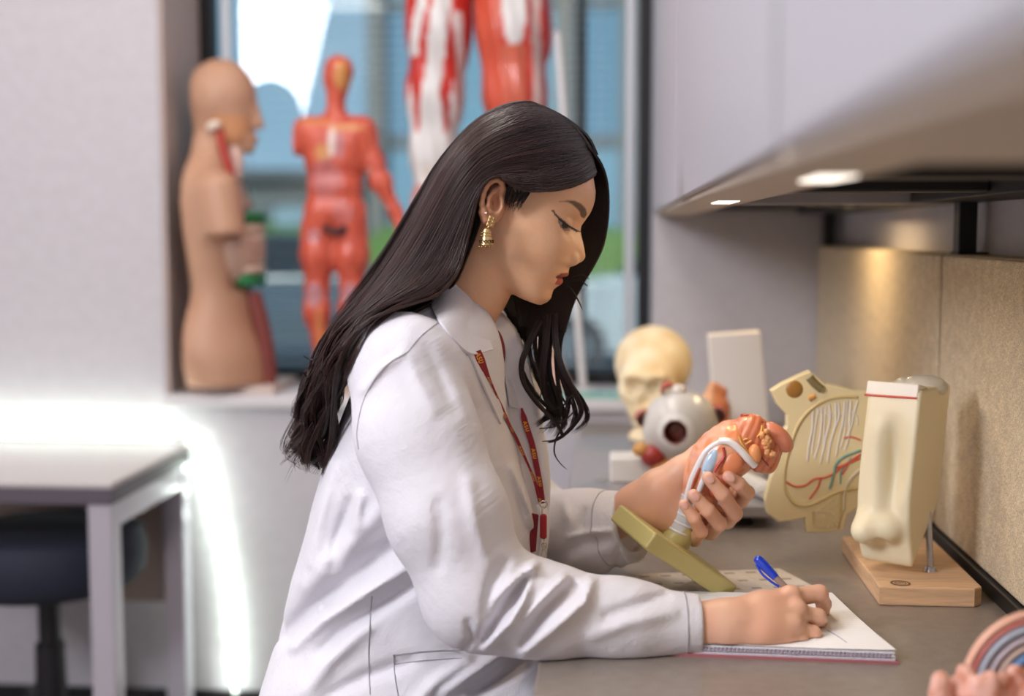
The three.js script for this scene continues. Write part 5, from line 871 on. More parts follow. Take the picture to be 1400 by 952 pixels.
  const sh = merge([shirt, sheet([[[719, 700, -0.045], [718, 725, -0.045], [722, 756, -0.045]], [[736, 704, -0.04], [734, 728, -0.04], [732, 754, -0.042]]].map((r) => r.map(([x, y, d]) => Q(x, y, d))), 0.004, 8, 6).deleteAttribute('uv')]);
  part('shirt', sh, std(0x7d1a2b, 0.8), person);
}
// ------------------------------------------------------------------ hair: combed sheets of strands over a close under-layer
{
  const pushOut = (p) => { for (let i = 0; i < 8; i++) { const f = coatField(p.x, p.y, p.z); if (f > 0.0025) break; p.z += (p.z > -MID - 0.02 ? 1 : -1) * ((0.003 - f) * 1.1 + 0.0008); } return p; };
  const under = [], strands = { pos: [], nor: [], col: [], idx: [] };
  const curve = (pts) => new THREE.CatmullRomCurve3(pts.map(([x, y, d]) => Q(x, y, d)), false, 'centripetal');
  // a family is a row of guide curves; S(t, s) runs across the row and along the guides
  const family = (guides) => { const n = 48, g = guides.map((p) => { const c = curve(p), a = []; for (let i = 0; i <= n; i++) a.push(c.getPoint(i / n)); return a; }); return (t, s) => { const f = clamp(t, 0, 1) * (g.length - 1), i = Math.min(g.length - 2, Math.floor(f)), k = f - i, q = clamp(s, 0, 1) * n, j = Math.min(n - 1, Math.floor(q)), m = q - j; const at = (r) => r[j].clone().lerp(r[j + 1], m); const p0 = at(g[Math.max(0, i - 1)]), p1 = at(g[i]), p2 = at(g[i + 1]), p3 = at(g[Math.min(g.length - 1, i + 2)]); const k2 = k * k, k3 = k2 * k; return p1.clone().multiplyScalar(1.5 * k3 - 2.5 * k2 + 1).addScaledVector(p0, -0.5 * k3 + k2 - 0.5 * k).addScaledVector(p2, -1.5 * k3 + 2 * k2 + 0.5 * k).addScaledVector(p3, 0.5 * k3 - 0.5 * k2); }; };
  const addStrand = (pts, r0, r1, tone) => {
    const n = pts.length, base = strands.pos.length / 3; let nx = V(0, 0, 1);
    for (let i = 0; i < n; i++) {
      const d = pts[Math.min(n - 1, i + 1)].clone().sub(pts[Math.max(0, i - 1)]).normalize(); const a = nx.clone().addScaledVector(d, -nx.dot(d)).normalize(); nx = a; const b = d.cross(a); const s = i / (n - 1), r = lerp(r0, r1, s * s) * (i === n - 1 ? 0.3 : 1);
      for (let k = 0; k < 3; k++) { const c = Math.cos(k * 2.0944), q = Math.sin(k * 2.0944), ox = a.x * c + b.x * q, oy = a.y * c + b.y * q, oz = a.z * c + b.z * q; strands.pos.push(pts[i].x + ox * r, pts[i].y + oy * r, pts[i].z + oz * r); strands.nor.push(ox, oy, oz); strands.col.push(tone[0], tone[1], tone[2]); }
      if (i) for (let k = 0; k < 3; k++) { const p = base + (i - 1) * 3 + k, q = base + (i - 1) * 3 + (k + 1) % 3; strands.idx.push(p, q, q + 3, p, q + 3, p + 3); }
    }
  };
  const brown = [0.04, 0.019, 0.0155], dark = [0.008, 0.0045, 0.0045], warm = [0.085, 0.038, 0.03];
  const toneOf = (s) => mix3(rnd() < 0.35 ? dark : brown, warm, rnd() * rnd() * 0.8);
  const comb = (S, count, o = {}) => {
    const { seg = 26, r = 0.00046, lift = 0.003, wave = 0, clumps = 14, pull = 0.6, s0 = 0, s1 = 1, t0 = 0, t1 = 1, tones = toneOf, freq = 2.4, waveFrom = 0.5 } = o;
    const ph = Array.from({ length: clumps + 1 }, () => [rr(0, 6.28), rr(0.75, 1.25), rr(0.5, 1.3), rr(0, 6.28)]);
    for (let i = 0; i < count; i++) {
      const t = lerp(t0, t1, rnd()), c = Math.floor(t * clumps), tc = (c + 0.5) / clumps, [p0, pf, pa, p1] = ph[c], l = rr(-0.3, 1) * lift, e = s1 - rnd() * (o.ends ?? 0.08) - (rnd() < 0.3 ? rnd() * 0.16 : 0), b = s0 + rnd() * (o.rootJitter ?? 0.03), j1 = rr(-1, 1), j2 = rr(-1, 1), pts = [];
      for (let k = 0; k <= seg; k++) {
        const s = lerp(b, e, k / seg), g = sstep(s, waveFrom, 1), tt = lerp(t, tc, pull * sstep(s, waveFrom - 0.1, 0.95)), p = S(tt, s);
        const A = wave * g * pa; p.x += A * Math.sin(p0 + s * 6.28 * freq * pf) + j1 * 0.0016 * (0.4 + g * 1.6); p.y += A * 0.5 * Math.cos(p1 + s * 6.28 * freq * pf) + j2 * 0.0012 * (0.4 + g * 1.6); p.z += l * Math.min(1, s * 8) + A * 0.7 * Math.cos(p0 + s * 6.28 * freq * pf + 0.8) + 0.0012 * noise(t * 60, s * 5, i * 0.01) * 2;
        if (p.y < 1.13) pushOut(p); pts.push(p);
      }
      addStrand(pts, r, r * 0.5, tones(t));
    }
  };
  const skinSheet = (S, nt, ns, back, s1 = 1) => { // thin layer just under the strands
    const grid = []; for (let i = 0; i <= nt; i++) { const row = []; for (let j = 0; j <= ns; j++) { const p = S(i / nt, j / ns * s1); p.z -= back; if (p.y < 1.13) { pushOut(p); } row.push(p); } grid.push(row); } under.push(plain(sheet(grid, 0.003, ns, nt).deleteAttribute('uv')));
  };
  // --- near half, from the parting over the side of the head, behind the ear and down the back
  const A = [
    [[814, 240, -0.012], [792, 253, -0.046], [752, 262, -0.071], [716, 257, -0.0835], [690, 243, -0.092], [672, 243, -0.0935], [657, 262, -0.0945], [648, 296, -0.0945], [638, 336, -0.095], [628, 372, -0.104], [600, 402, -0.135], [550, 418, -0.185], [510, 438, -0.205], [478, 486, -0.2], [456, 540, -0.16], [441, 600, -0.11], [434, 642, -0.09]],
    [[809, 212, -0.004], [776, 220, -0.058], [735, 228, -0.086], [704, 230, -0.091], [675, 236, -0.0945], [654, 253, -0.096], [637, 285, -0.097], [622, 322, -0.098], [606, 355, -0.1], [582, 387, -0.118], [546, 408, -0.145], [510, 430, -0.165], [481, 470, -0.165], [455, 518, -0.135], [440, 566, -0.1], [434, 612, -0.07], [430, 640, -0.066]],
    [[796, 184, 0], [762, 186, -0.05], [724, 194, -0.08], [690, 204, -0.088], [660, 220, -0.0935], [636, 246, -0.095], [614, 281, -0.093], [593, 320, -0.091], [570, 358, -0.09], [542, 393, -0.092], [511, 420, -0.11], [482, 450, -0.115], [459, 490, -0.1], [444, 534, -0.07], [433, 580, -0.062], [425, 620, -0.056], [424, 635, -0.054]],
    [[766, 157, 0], [737, 157, -0.04], [704, 165, -0.066], [671, 180, -0.074], [643, 202, -0.08], [618, 233, -0.078], [597, 270, -0.074], [575, 311, -0.07], [551, 351, -0.066], [523, 388, -0.064], [495, 419, -0.062], [469, 450, -0.058], [447, 490, -0.05], [431, 535, -0.044], [423, 580, -0.038], [419, 612, -0.034], [420, 625, -0.032]],
    [[727, 139.5, 0], [702, 142, -0.012], [676, 151, -0.022], [650, 167, -0.027], [625, 191, -0.028], [600, 224, -0.026], [578, 263, -0.024], [556, 303, -0.022], [530, 346, -0.02], [503, 385, -0.018], [478, 416, -0.017], [454, 447, -0.016], [432, 488, -0.012], [419, 533, -0.009], [414, 575, -0.005], [414, 600, -0.002], [416, 612, 0]],
  ];
  const mirror = (g, k = 1) => g.map(([x, y, d]) => [x, y, -d * k]);
  const SA = family(A), SF = family([A[4], mirror(A[4]), mirror(A[3], 0.9), mirror(A[2], 0.9).map(([x, y, d]) => [x + 6, y, d]), mirror(A[1], 0.85).map(([x, y, d]) => [x + 8, y, d])]);
  seed = 21;
  skinSheet(SA, 22, 60, 0.005, 0.93); skinSheet(SF, 16, 44, 0.0, 0.9);
  comb(SA, 3300, { seg: 28, wave: 0.0155, clumps: 26, pull: 0.78, r: 0.0006, lift: 0.005, waveFrom: 0.52, freq: 3.8 });
  comb(SA, 500, { seg: 30, wave: 0.024, clumps: 34, pull: 0.5, r: 0.0004, lift: 0.006, waveFrom: 0.6, freq: 3.6, t0: 0.25, t1: 1 });
  comb(SF, 700, { seg: 22, wave: 0.01, clumps: 14, pull: 0.6, lift: -0.002, freq: 3 });
  // flyaways along the top and the back
  comb(SA, 160, { seg: 26, wave: 0.012, clumps: 60, pull: 0, r: 0.0002, lift: 0.002, t0: 0.93, t1: 1.0, s1: 0.7, waveFrom: 0.0, freq: 0.8 });
  // swept lock over the temple into the twist above the ear
  const ST = family([
    [[815, 236, -0.01], [800, 247, -0.044], [775, 256, -0.068], [745, 262, -0.083], [718, 261, -0.0905], [699, 252, -0.095], [688, 242, -0.097]],
    [[811, 222, -0.008], [792, 234, -0.048], [764, 242, -0.075], [738, 247, -0.089], [716, 248, -0.097], [699, 246, -0.1], [687, 241, -0.099]],
    [[805, 205, -0.006], [780, 218, -0.05], [752, 228, -0.079], [730, 235, -0.091], [712, 239, -0.097], [698, 242, -0.0995], [687, 240, -0.099]]]);
  skinSheet(ST, 10, 24, 0.002); comb(ST, 900, { seg: 14, r: 0.00045, lift: 0.0028, clumps: 9, pull: 0.35, tones: () => mix3(brown, [0.075, 0.05, 0.045], rnd() * 0.5) });
  comb(SA, 420, { seg: 30, r: 0.00045, lift: 0.006, clumps: 40, pull: 0.2, t0: 0.18, t1: 0.6, s1: 0.62 });
  const SK = family([[[668, 262, -0.06], [655, 310, -0.06], [640, 350, -0.058], [622, 388, -0.06], [590, 415, -0.07], [548, 436, -0.08]], [[645, 262, -0.06], [632, 310, -0.05], [615, 350, -0.045], [596, 385, -0.045], [566, 412, -0.05], [530, 432, -0.06]]]);
  skinSheet(SK, 4, 16, 0); comb(SK, 260, { seg: 16, wave: 0.004, clumps: 8, lift: 0.004, tones: () => mix3(dark, brown, rnd()) });
  // short dark sideburn in front of the ear
  const SB = family([[[728, 258, -0.086], [722, 268, -0.082], [714, 280, -0.079], [708, 289, -0.077]], [[712, 256, -0.089], [705, 268, -0.084], [700, 280, -0.08], [700, 291, -0.078]], [[696, 250, -0.091], [692, 262, -0.086], [690, 274, -0.083], [694, 287, -0.08]]]);
  comb(SB, 420, { seg: 9, r: 0.0002, rootJitter: 0.3, ends: 0.8, lift: 0.0015, clumps: 6, tones: () => dark });
  // --- far side: falls past the far cheek, shows beyond the face and below the chin in loose curls
  const SFar = family([
    [[808, 204, -0.004], [822, 224, 0.006], [830, 248, 0.018], [832, 290, 0.032], [825, 336, 0.044], [810, 368, 0.048], [792, 398, 0.046], [778, 436, 0.036], [770, 478, 0.02], [775, 512, 0.008], [790, 541, 0.0], [794, 566, -0.004], [780, 592, -0.006]],
    [[792, 180, -0.002], [812, 214, 0.022], [823, 252, 0.036], [822, 296, 0.046], [812, 336, 0.054], [793, 368, 0.056], [775, 398, 0.052], [762, 436, 0.04], [755, 480, 0.024], [757, 518, 0.01], [764, 548, 0.002], [764, 575, -0.002], [748, 596, -0.004]],
    [[770, 162, 0], [794, 200, 0.034], [806, 250, 0.052], [803, 300, 0.06], [788, 340, 0.064], [768, 372, 0.063], [750, 402, 0.056], [740, 440, 0.043], [738, 484, 0.026], [744, 520, 0.012], [752, 544, 0.004], [752, 566, 0.0], [740, 580, -0.002]],
    [[735, 143, 0], [752, 180, 0.05], [754, 250, 0.08], [752, 310, 0.085], [740, 350, 0.08], [724, 384, 0.072], [712, 410, 0.063], [708, 446, 0.05], [712, 486, 0.03], [724, 520, 0.012], [742, 548, 0.002], [760, 566, -0.004], [775, 572, -0.006]]]);
  skinSheet(SFar, 12, 28, -0.003, 0.62);
  comb(SFar, 1000, { seg: 26, wave: 0.009, clumps: 13, pull: 0.8, lift: 0.0035, freq: 1.9, waveFrom: 0.52, tones: () => mix3(dark, brown, rnd()) });
  const SN = family([[[676, 330, 0.05], [680, 372, 0.05], [684, 404, 0.045], [694, 436, 0.038], [706, 470, 0.026]], [[700, 330, 0.065], [704, 372, 0.065], [706, 404, 0.058], [712, 440, 0.046], [716, 470, 0.034]], [[740, 330, 0.07], [738, 372, 0.068], [732, 404, 0.06], [728, 440, 0.048], [724, 480, 0.034]]]);
  skinSheet(SN, 6, 10, -0.002, 0.8); comb(SN, 420, { seg: 14, wave: 0.004, clumps: 8, lift: 0.003, tones: () => mix3(dark, brown, rnd() * 0.7) });
  // single curls traced by eye, each a thin bundle
  const curl = (pts, n, w, taper = 0.5) => { const c = curve(pts); for (let i = 0; i < n; i++) { const a = rr(0, 6.28), q = Math.sqrt(rnd()) * w, e = 1 - rnd() * 0.06, out = []; for (let k = 0; k <= 30; k++) { const s = k / 30 * e, p = c.getPoint(s), m = q * (1 - taper * s); p.x += Math.cos(a + s * 2) * m; p.z += Math.sin(a + s * 2) * m; p.y += 0.5 * Math.sin(a * 2) * m; if (p.y < 1.13) pushOut(p); out.push(p); } addStrand(out, 0.00045, 0.0002, mix3(dark, brown, rnd())); } };
  curl([[738, 440, 0.01], [724, 468, -0.004], [713, 496, -0.014], [716, 522, -0.02], [732, 548, -0.022], [750, 568, -0.022], [765, 586, -0.02], [770, 600, -0.018]], 60, 0.0042);
  curl([[748, 430, 0.02], [746, 470, 0.004], [742, 510, -0.008], [746, 545, -0.014], [758, 560, -0.016]], 60, 0.005);
  curl([[758, 430, 0.025], [760, 470, 0.01], [770, 505, -0.002], [788, 540, -0.01], [795, 562, -0.012], [784, 582, -0.014], [764, 600, -0.016], [748, 606, -0.016]], 60, 0.0045);
  curl([[766, 540, -0.01], [776, 560, -0.014], [770, 582, -0.016], [760, 600, -0.018], [758, 620, -0.02], [766, 634, -0.02], [776, 643, -0.02]], 14, 0.0016, 0.7);
  curl([[728, 490, -0.012], [737, 512, -0.016], [740, 535, -0.018], [735, 556, -0.018]], 10, 0.001);
  curl([[752, 560, -0.012], [768, 556, -0.012], [784, 540, -0.012], [794, 548, -0.012]], 12, 0.0014); curl([[738, 586, -0.014], [756, 584, -0.016], [776, 572, -0.016], [790, 556, -0.014]], 12, 0.0014); curl([[742, 604, -0.012], [756, 602, -0.014], [766, 596, -0.016]], 10, 0.001);
  curl([[776, 392, 0.03], [783, 398, 0.03], [791, 412, 0.03], [796, 424, 0.03]], 12, 0.002, 0.8); curl([[782, 384, 0.03], [794, 384, 0.03], [804, 392, 0.03]], 8, 0.0025, 0.6); curl([[784, 378, 0.03], [798, 376, 0.03], [806, 382, 0.03]], 6, 0.002);
  // loose curls at the end of the back length
  for (const [pts, n, w] of [[[[470, 455, -0.05], [448, 480, -0.045], [425, 492, -0.04], [414, 486, -0.04]], 14, 0.0022], [[[452, 480, -0.05], [434, 500, -0.045], [420, 516, -0.04], [414, 508, -0.04]], 16, 0.002], [[[440, 520, -0.05], [426, 548, -0.05], [414, 574, -0.045], [409, 590, -0.045], [417, 604, -0.05]], 12, 0.0014], [[[436, 560, -0.055], [422, 590, -0.05], [424, 620, -0.05], [434, 640, -0.055]], 26, 0.003], [[[446, 560, -0.065], [436, 600, -0.062], [430, 625, -0.06], [437, 644, -0.06]], 26, 0.003], [[[430, 500, -0.03], [418, 530, -0.03], [424, 560, -0.03], [415, 585, -0.03], [424, 612, -0.03]], 26, 0.003]]) curl(pts, n, w);
  const hm = new THREE.MeshPhysicalMaterial({ vertexColors: true, roughness: 0.3, specularIntensity: 1.0 });
  const g = new THREE.BufferGeometry(); g.setAttribute('position', new THREE.Float32BufferAttribute(strands.pos, 3)); g.setAttribute('normal', new THREE.Float32BufferAttribute(strands.nor, 3)); g.setAttribute('color', new THREE.Float32BufferAttribute(strands.col, 3)); g.setIndex(strands.idx);
  const hair = part('hair', paint(mergeGeometries(under), () => [0.016, 0.0095, 0.0085]), new THREE.MeshPhysicalMaterial({ vertexColors: true, roughness: 0.6 }), person); hair.userData.label = 'long wavy dark brown hair tucked behind the ear';
  const st = part('hair_strands', g, hm, person, hair); st.userData.kind = 'stuff';
  console.log('hair tris', strands.idx.length / 3);
}
// ------------------------------------------------------------------ hands
const nailMat = phys(0xe8b3a2, 0.25, { clearcoat: 0.6 }), nails = [];
const skinHand = [0.72, 0.43, 0.30];
function hand(name, bones, pts, cell, k, cuts) {
  const f = (x, y, z) => { let t = 1; for (const b of bones) t = smin(t, cap(x, y, z, b), b[8] ?? k); return cuts ? Math.max(t, cuts - y) : t; };
  const g = fieldMesh(f, pts, 0.02, cell);
  paint(g, (x, y, z) => { const n = noise(x * 90, y * 90, z * 90), m = noise(x * 25, y * 25, z * 25); return mix3(skinHand, [skinHand[0] * 1.06, skinHand[1] * 0.9, skinHand[2] * 0.86], clamp(0.35 + 0.5 * m + 0.25 * n, 0, 1)); });
  bodyGeos.push(g);
}
const fing = (list, k) => { const out = []; for (let i = 0; i < list.length - 1; i++) { const b = bone(Q(list[i][0], list[i][1], list[i][2]), list[i][3], Q(list[i + 1][0], list[i + 1][1], list[i + 1][2]), list[i + 1][3]); b[8] = k; out.push(b); } return out; };
function nail(at, dir, out, w = 0.0052, l = 0.007) { const x = dir.clone().normalize(), z = out.clone().addScaledVector(x, -out.dot(x)).normalize(), y = z.clone().cross(x); const g = new THREE.SphereGeometry(1, 14, 10).scale(l, w, 0.0016).applyMatrix4(new THREE.Matrix4().makeBasis(x, y, z).setPosition(at)); nails.push(g); }
{ // near hand, writing
  const B = [
    ...fing([[925, 858, -0.2, 0.0225], [962, 857, -0.198, 0.0228], [1000, 856, -0.195, 0.024]], 0.02),
    ...fing([[995, 848, -0.19, 0.019], [1040, 832, -0.172, 0.016], [1080, 817, -0.158, 0.012]], 0.018), ...fing([[995, 855, -0.195, 0.021], [1045, 848, -0.185, 0.017], [1088, 838, -0.174, 0.012]], 0.018),
    ...fing([[995, 864, -0.2, 0.019], [1045, 863, -0.198, 0.015], [1083, 858, -0.19, 0.0112]], 0.018), ...fing([[995, 868, -0.203, 0.015], [1040, 873, -0.206, 0.0125], [1072, 873, -0.203, 0.0105]], 0.018),
    ...fing([[1080, 817, -0.158, 0.0112], [1120, 812, -0.146, 0.0098], [1126, 826, -0.115, 0.0085], [1124, 842, -0.095, 0.0078]], 0.004),
    ...fing([[1088, 838, -0.174, 0.0108], [1118, 844, -0.168, 0.0092], [1120, 852, -0.138, 0.0082], [1114, 860, -0.118, 0.0074]], 0.004),
    ...fing([[1083, 858, -0.19, 0.0102], [1112, 867, -0.186, 0.0088], [1112, 872, -0.158, 0.008], [1102, 874, -0.14, 0.0072]], 0.004),
    ...fing([[1072, 873, -0.203, 0.0105], [1096, 878, -0.198, 0.0085], [1092, 881, -0.175, 0.0075]], 0.004),
    ...fing([[1000, 840, -0.17, 0.018], [1040, 828, -0.14, 0.0135], [1085, 832, -0.112, 0.0105], [1112, 848, -0.102, 0.0085]], 0.008)];
  const kn = [[1081, 812, -0.163], [1090, 833, -0.18], [1085, 854, -0.197]]; for (const [x, y, d] of kn) { const p = Q(x, y, d); B.push([...bone(p, 0.0085, p.clone().add(V(0.001, 0, 0)), 0.0085), 0.008]); }
  for (const [a, b] of [[[1005, 842, -0.21], [1078, 814, -0.168]], [[1005, 852, -0.217], [1086, 834, -0.184]]]) { const q = bone(Q(...a), 0.0035, Q(...b), 0.003); q[8] = 0.006; B.push(q); }
  hand('near', B, [Q(925, 795, -0.23), Q(1145, 900, -0.08)], 0.0021, 0.01, NB + 0.0006);
}
{ // far hand, round the larynx model
  const z = 0.03, B = [
    ...fing([[840, 712, 0.075, 0.026], [872, 692, 0.062, 0.0255], [905, 676, 0.052, 0.029]], 0.02), ...fing([[900, 680, 0.052, 0.026], [940, 668, 0.064, 0.022], [975, 668, 0.076, 0.016]], 0.02), ...fing([[905, 690, 0.048, 0.025], [935, 695, 0.054, 0.02], [960, 700, 0.066, 0.016]], 0.02), ...fing([[895, 702, 0.046, 0.022], [920, 706, 0.046, 0.018], [940, 716, 0.056, 0.014]], 0.02),
    ...fing([[905, 665, 0.046, 0.023], [932, 644, 0.044, 0.0165], [958, 622, 0.05, 0.0125], [975, 606, 0.056, 0.0095]], 0.014),
    ...fing([[975, 668, 0.076, 0.0115], [1012, 684, 0.066, 0.0105], [1021, 674, 0.036, 0.0098], [1010, 662, 0.0, 0.009], [996, 652, -0.006, 0.0078]], 0.003),
    ...fing([[960, 690, 0.07, 0.012], [994, 712, 0.056, 0.0108], [1004, 702, 0.016, 0.0102], [988, 676, -0.01, 0.0092], [968, 653, -0.014, 0.0078]], 0.003),
    ...fing([[948, 702, 0.066, 0.0115], [972, 728, 0.048, 0.0102], [983, 716, 0.008, 0.0098], [968, 698, -0.012, 0.0088], [948, 677, -0.014, 0.0075]], 0.003),
    ...fing([[938, 714, 0.058, 0.0105], [950, 738, 0.036, 0.009], [958, 727, 0.002, 0.0086], [949, 709, -0.012, 0.0078], [935, 690, -0.012, 0.0067]], 0.003)];
  hand('far', B, [Q(838, 600, 0.1), Q(1040, 752, -0.03)], 0.0019, 0.01);
  const o = V(0, 0, 1); nail(Q(998, 653, -0.0142), V(-1, 0.65, 0), V(-0.1, 0.35, 1)); nail(Q(970, 655, -0.0222), V(-1, 1.1, 0), V(-0.1, 0.3, 1)); nail(Q(950, 679, -0.0217), V(-1, 1, 0), V(-0.1, 0.3, 1)); nail(Q(936, 691, -0.0192), V(-0.7, 1, 0), V(-0.1, 0.3, 1), 0.0042, 0.0058);
}
for (const n of nails) part('fingernail', n, nailMat, person);
// ------------------------------------------------------------------ lanyard
{
  const cv = document.createElement('canvas'); cv.width = 512; cv.height = 64; const c = cv.getContext('2d'); c.fillStyle = '#8e1226'; c.fillRect(0, 0, 512, 64); c.fillStyle = '#f2b733'; c.font = 'bold 52px sans-serif'; c.textBaseline = 'middle'; c.fillText('ASU', 20, 34); c.fillText('ASU', 276, 34);
  const t = new THREE.CanvasTexture(cv); t.colorSpace = THREE.SRGBColorSpace; t.wrapS = THREE.RepeatWrapping;
  const lm = std(0xffffff, 0.6, { map: t, side: THREE.DoubleSide }), red = phys(0x9c1626, 0.35), wire = std(0xcfc8bd, 0.25, { metalness: 0.9 });
  const ly = new THREE.Group(); ly.name = 'lanyard'; person.add(ly); ly.userData.label = 'maroon neck lanyard with gold lettering';
  const ribbon = (pts, wid, lift, len0 = 0) => { // pts in pixels, lying on the coat
    const cu = new THREE.CatmullRomCurve3(pts.map(([x, y]) => V(x, y, 0))), n = 60, L = [], R = [], pos = [], uv = [], idx = []; let s = 0, prev = null;
    for (let i = 0; i <= n; i++) { const q = cu.getPoint(i / n), tg = cu.getTangent(i / n), w = wid(i / n), a = onCoat(q.x + tg.y * w, q.y - tg.x * w, lift), b = onCoat(q.x - tg.y * w, q.y + tg.x * w, lift), m = onCoat(q.x, q.y, lift); if (!a || !b || !m) continue; const zz = Math.max(a.z, b.z, m.z); if (prev) s += prev.distanceTo(m); prev = m; for (const p of [a, b]) { p.z = lerp(p.z, m.z, 0.6); } for (const [p, dz, v] of [[a, 0.0005, 1], [b, 0.0005, 0], [a, -0.0004, 1], [b, -0.0004, 0]]) { pos.push(p.x, p.y, p.z + dz); uv.push(s / 0.072 + len0, v); } }
    const k = pos.length / 12; for (let i = 0; i < k - 1; i++) { const o = i * 4, p = o + 4; idx.push(o, p, p + 1, o, p + 1, o + 1, o + 2, p + 3, p + 2, o + 2, o + 3, p + 3, o, o + 2, p + 2, o, p + 2, p, o + 1, p + 1, p + 3, o + 1, p + 3, o + 3); }
    const g = new THREE.BufferGeometry(); g.setAttribute('position', new THREE.Float32BufferAttribute(pos, 3)); g.setAttribute('uv', new THREE.Float32BufferAttribute(uv, 2)); g.setIndex(idx); g.computeVertexNormals(); return g;
  };
  part('strap', ribbon([[652, 480], [661, 502], [672, 525], [684, 552], [700, 588], [716, 622], [730, 655], [739, 686]], (t) => lerp(6.4, 2.4, sstep(t, 0.05, 0.3)) + 0.8 * Math.sin(t * 14), 0.0105), lm, person, ly);
  part('strap', ribbon([[713, 558], [718, 578], [727, 606], [734, 640], [739, 664], [743, 690]], (t) => lerp(1.5, 4.2, sstep(t, 0, 0.15)) - 1.2 * sstep(t, 0.5, 1), 0.006, 0.3), lm, person, ly);
  const at = (x, y, l = 0.008) => onCoat(x, y, l) ?? Q(x, y, -0.04), Z = Math.max(at(741, 690, 0.006).z, at(738, 720, 0.006).z, Q(738, 720, -0.046).z) + 0.004;
  const F = (x, y) => W(x, y, -Z);
  const ring = F(743, 690), hook = part('ring', new THREE.TorusGeometry(0.0042, 0.0011, 8, 24).translate(ring.x, ring.y, ring.z), wire, person, ly);
  part('swivel_hook', tube([F(743, 693), F(741, 699), F(742, 706), F(743, 708)], 0.0012, 8), wire, person, ly);
  part('release_buckle', merge([rod(F(743, 706), F(743, 734), 0.0042, 0.0042, 12), ellipsoid(F(743, 706), 0.0042, 0.003, 0.0042), ellipsoid(F(743, 734), 0.0042, 0.003, 0.0042)]), red, person, ly);
  part('lower_ring', new THREE.TorusGeometry(0.003, 0.0008, 8, 20).translate(F(744, 746).x, F(744, 746).y, F(744, 746).z), wire, person, ly);
  part('wire_loop', tube([F(744, 736), F(743, 748), F(739, 765), F(741, 790)], 0.0007, 6), wire, person, ly); part('wire_loop', tube([F(744, 746), F(747, 762), F(748, 790)], 0.0007, 6), wire, person, ly);
}
{ // gold earring: stud, engraved bar and bell drop
  const gold = std(0xcfae78, 0.3, { metalness: 0.95 }), dk = std(0x4a3515, 0.5, { metalness: 0.6 }), P = (x, y, d) => Q(x, y, d), er = new THREE.Group(); er.name = 'earring'; person.add(er); er.userData.label = 'gold bell shaped drop earring';
  const b = P(671.5, 303, -0.094), ax = -0.32;
  part('bar', new RoundedBoxGeometry(0.0085, 0.0135, 0.003, 2, 0.001).rotateZ(ax).translate(b.x, b.y, b.z), gold, person, er);
  for (let i = 0; i < 3; i++) for (let j = 0; j < 2; j++) { const o = V((j - 0.5) * 0.0042, (i - 1) * 0.004, 0.0018).applyAxisAngle(V(0, 0, 1), ax); part('bead', new THREE.SphereGeometry(0.0014, 10, 8).translate(b.x + o.x, b.y + o.y, b.z + o.z), gold, person, er); }
  const c = P(665, 325, -0.096), pr = [[0, 0.0118], [0.003, 0.0115], [0.0048, 0.0095], [0.0055, 0.006], [0.0056, 0.003], [0.0066, 0], [0.0078, -0.0045], [0.0086, -0.0085], [0.0082, -0.0095], [0.0066, -0.009], [0, -0.006]].map(([r, y]) => new THREE.Vector2(r, y)).reverse();
  const bell = part('bell', new THREE.LatheGeometry(pr, 32).translate(c.x, c.y, c.z), gold, person, er);
  for (const [y, r, n] of [[0.0058, 0.0058, 16], [0.0022, 0.0062, 18]]) for (let i = 0; i < n; i++) { const a = i / n * 6.283; part('bead', new THREE.SphereGeometry(0.0009, 8, 6).translate(c.x + Math.cos(a) * r, c.y + y, c.z + Math.sin(a) * r), gold, person, er); }
  for (let i = 0; i < 12; i++) { const a = i / 12 * 6.283; part('pierced_loop', new THREE.TorusGeometry(0.0017, 0.0005, 6, 14).rotateY(Math.PI / 2 - a).translate(c.x + Math.cos(a) * 0.0081, c.y - 0.0045, c.z + Math.sin(a) * 0.0081), dk, person, er); part('drop_bead', new THREE.SphereGeometry(0.001, 8, 6).translate(c.x + Math.cos(a) * 0.0086, c.y - 0.0105, c.z + Math.sin(a) * 0.0086), gold, person, er); }
  part('link', rod(P(668.5, 309, -0.0945), P(666, 314, -0.096), 0.0012), gold, person, er);
  const s = P(664.5, 291.5, -0.0935); part('stud', new THREE.SphereGeometry(0.0017, 14, 10).translate(s.x, s.y, s.z), std(0xf3e0d4, 0.15, { metalness: 0.4 }), person, er);
}
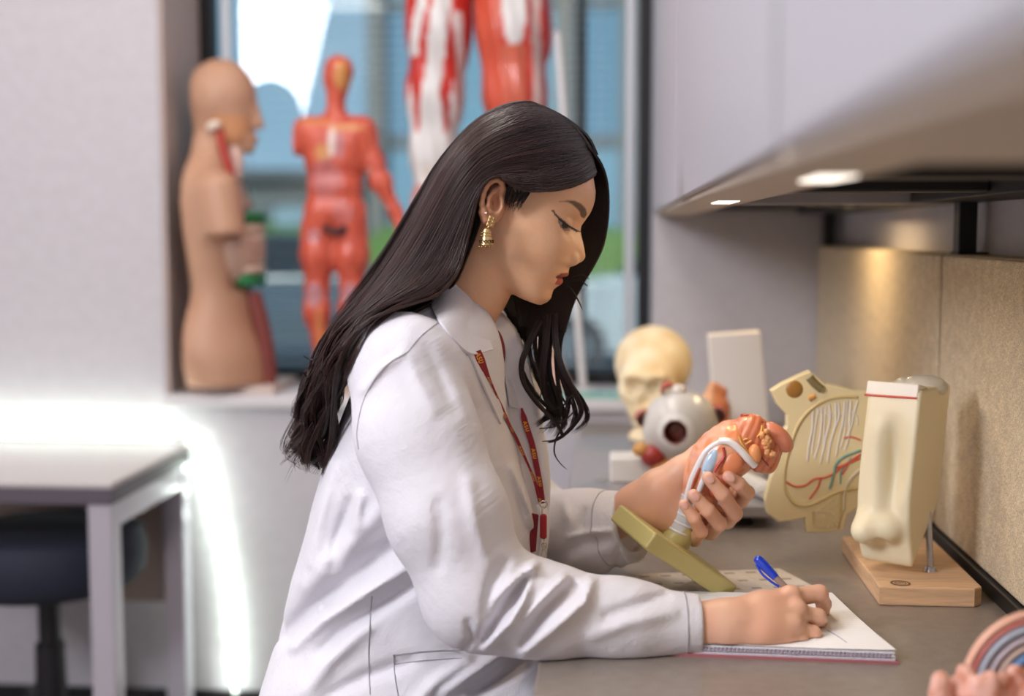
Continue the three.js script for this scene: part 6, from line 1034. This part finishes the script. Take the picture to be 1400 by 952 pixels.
{ // legs under the bench, shoes, and the seat that carries her
  const L = [], add = (s) => { L.push(bone(Q(480, 1020, s * 0.09), 0.085, Q(850, 1030, s * 0.11), 0.062), bone(Q(850, 1030, s * 0.11), 0.058, V(Q(820, 0, 0).x, 0.1, -MID - s * 0.11), 0.042)); }; add(1); add(-1);
  part('trousers', nets((x, y, z) => Math.min(smin(cap(x, y, z, L[0]), cap(x, y, z, L[1]), 0.04), smin(cap(x, y, z, L[2]), cap(x, y, z, L[3]), 0.04)), V(Q(360, 0).x, 0.05, -MID - 0.25), V(Q(960, 0).x, 0.66, -MID + 0.25), 0.008), std(0x4a4246, 0.85), person);
  for (const s of [1, -1]) { const x = Q(820, 0).x, z = -MID - s * 0.11; part('shoe', merge([nets((X, y, Z) => Math.max(Math.min(smin(cap(X, y, Z, [x - 0.03, 0.05, z, 0.045, x + 0.15, 0.035, z, 0.035]), cap(X, y, Z, [x, 0.12, z, 0.045, x, 0.06, z, 0.047]), 0.03)), 0.001 - y), V(x - 0.11, -0.01, z - 0.07), V(x + 0.22, 0.19, z + 0.07), 0.006)]), std(0x2c2628, 0.5), person); }
  const c = V(Q(520, 0).x, 0, -MID), g = thing('lab_stool', 'black round lab stool under the seated person', 'stool', c), cy = 0.425;
  const pr = [[0, cy - 0.06], [0.15, cy - 0.06], [0.185, cy - 0.04], [0.19, cy - 0.01], [0.17, cy + 0.005], [0, cy + 0.008]].map(([r, y]) => new THREE.Vector2(r, y));
  part('seat', new THREE.LatheGeometry(pr, 40).translate(c.x, 0, c.z), std(0x1c1c20, 0.7), g); part('gas_column', rod(V(c.x, 0.08, c.z), V(c.x, cy - 0.055, c.z), 0.025), M.steel, g);
  for (let k = 0; k < 5; k++) { const a = k * 1.2566 + 0.2, e = V(c.x + Math.cos(a) * 0.26, 0.06, c.z + Math.sin(a) * 0.26), l = part('base_leg', rod(V(c.x, 0.1, c.z), e, 0.02, 0.014), M.black, g); part('caster', new THREE.SphereGeometry(0.028, 16, 12).translate(e.x, 0.028, e.z), M.black, g, l); }
}
const skinMat = vcol(0.42, { sheen: 0.15, sheenRoughness: 0.5, sheenColor: new THREE.Color(0xffd0b0) });
part('body', merge(bodyGeos.map((g) => { const h = g.index ? g : g; return h; })), skinMat, person);
renderer.render(scene, camera);
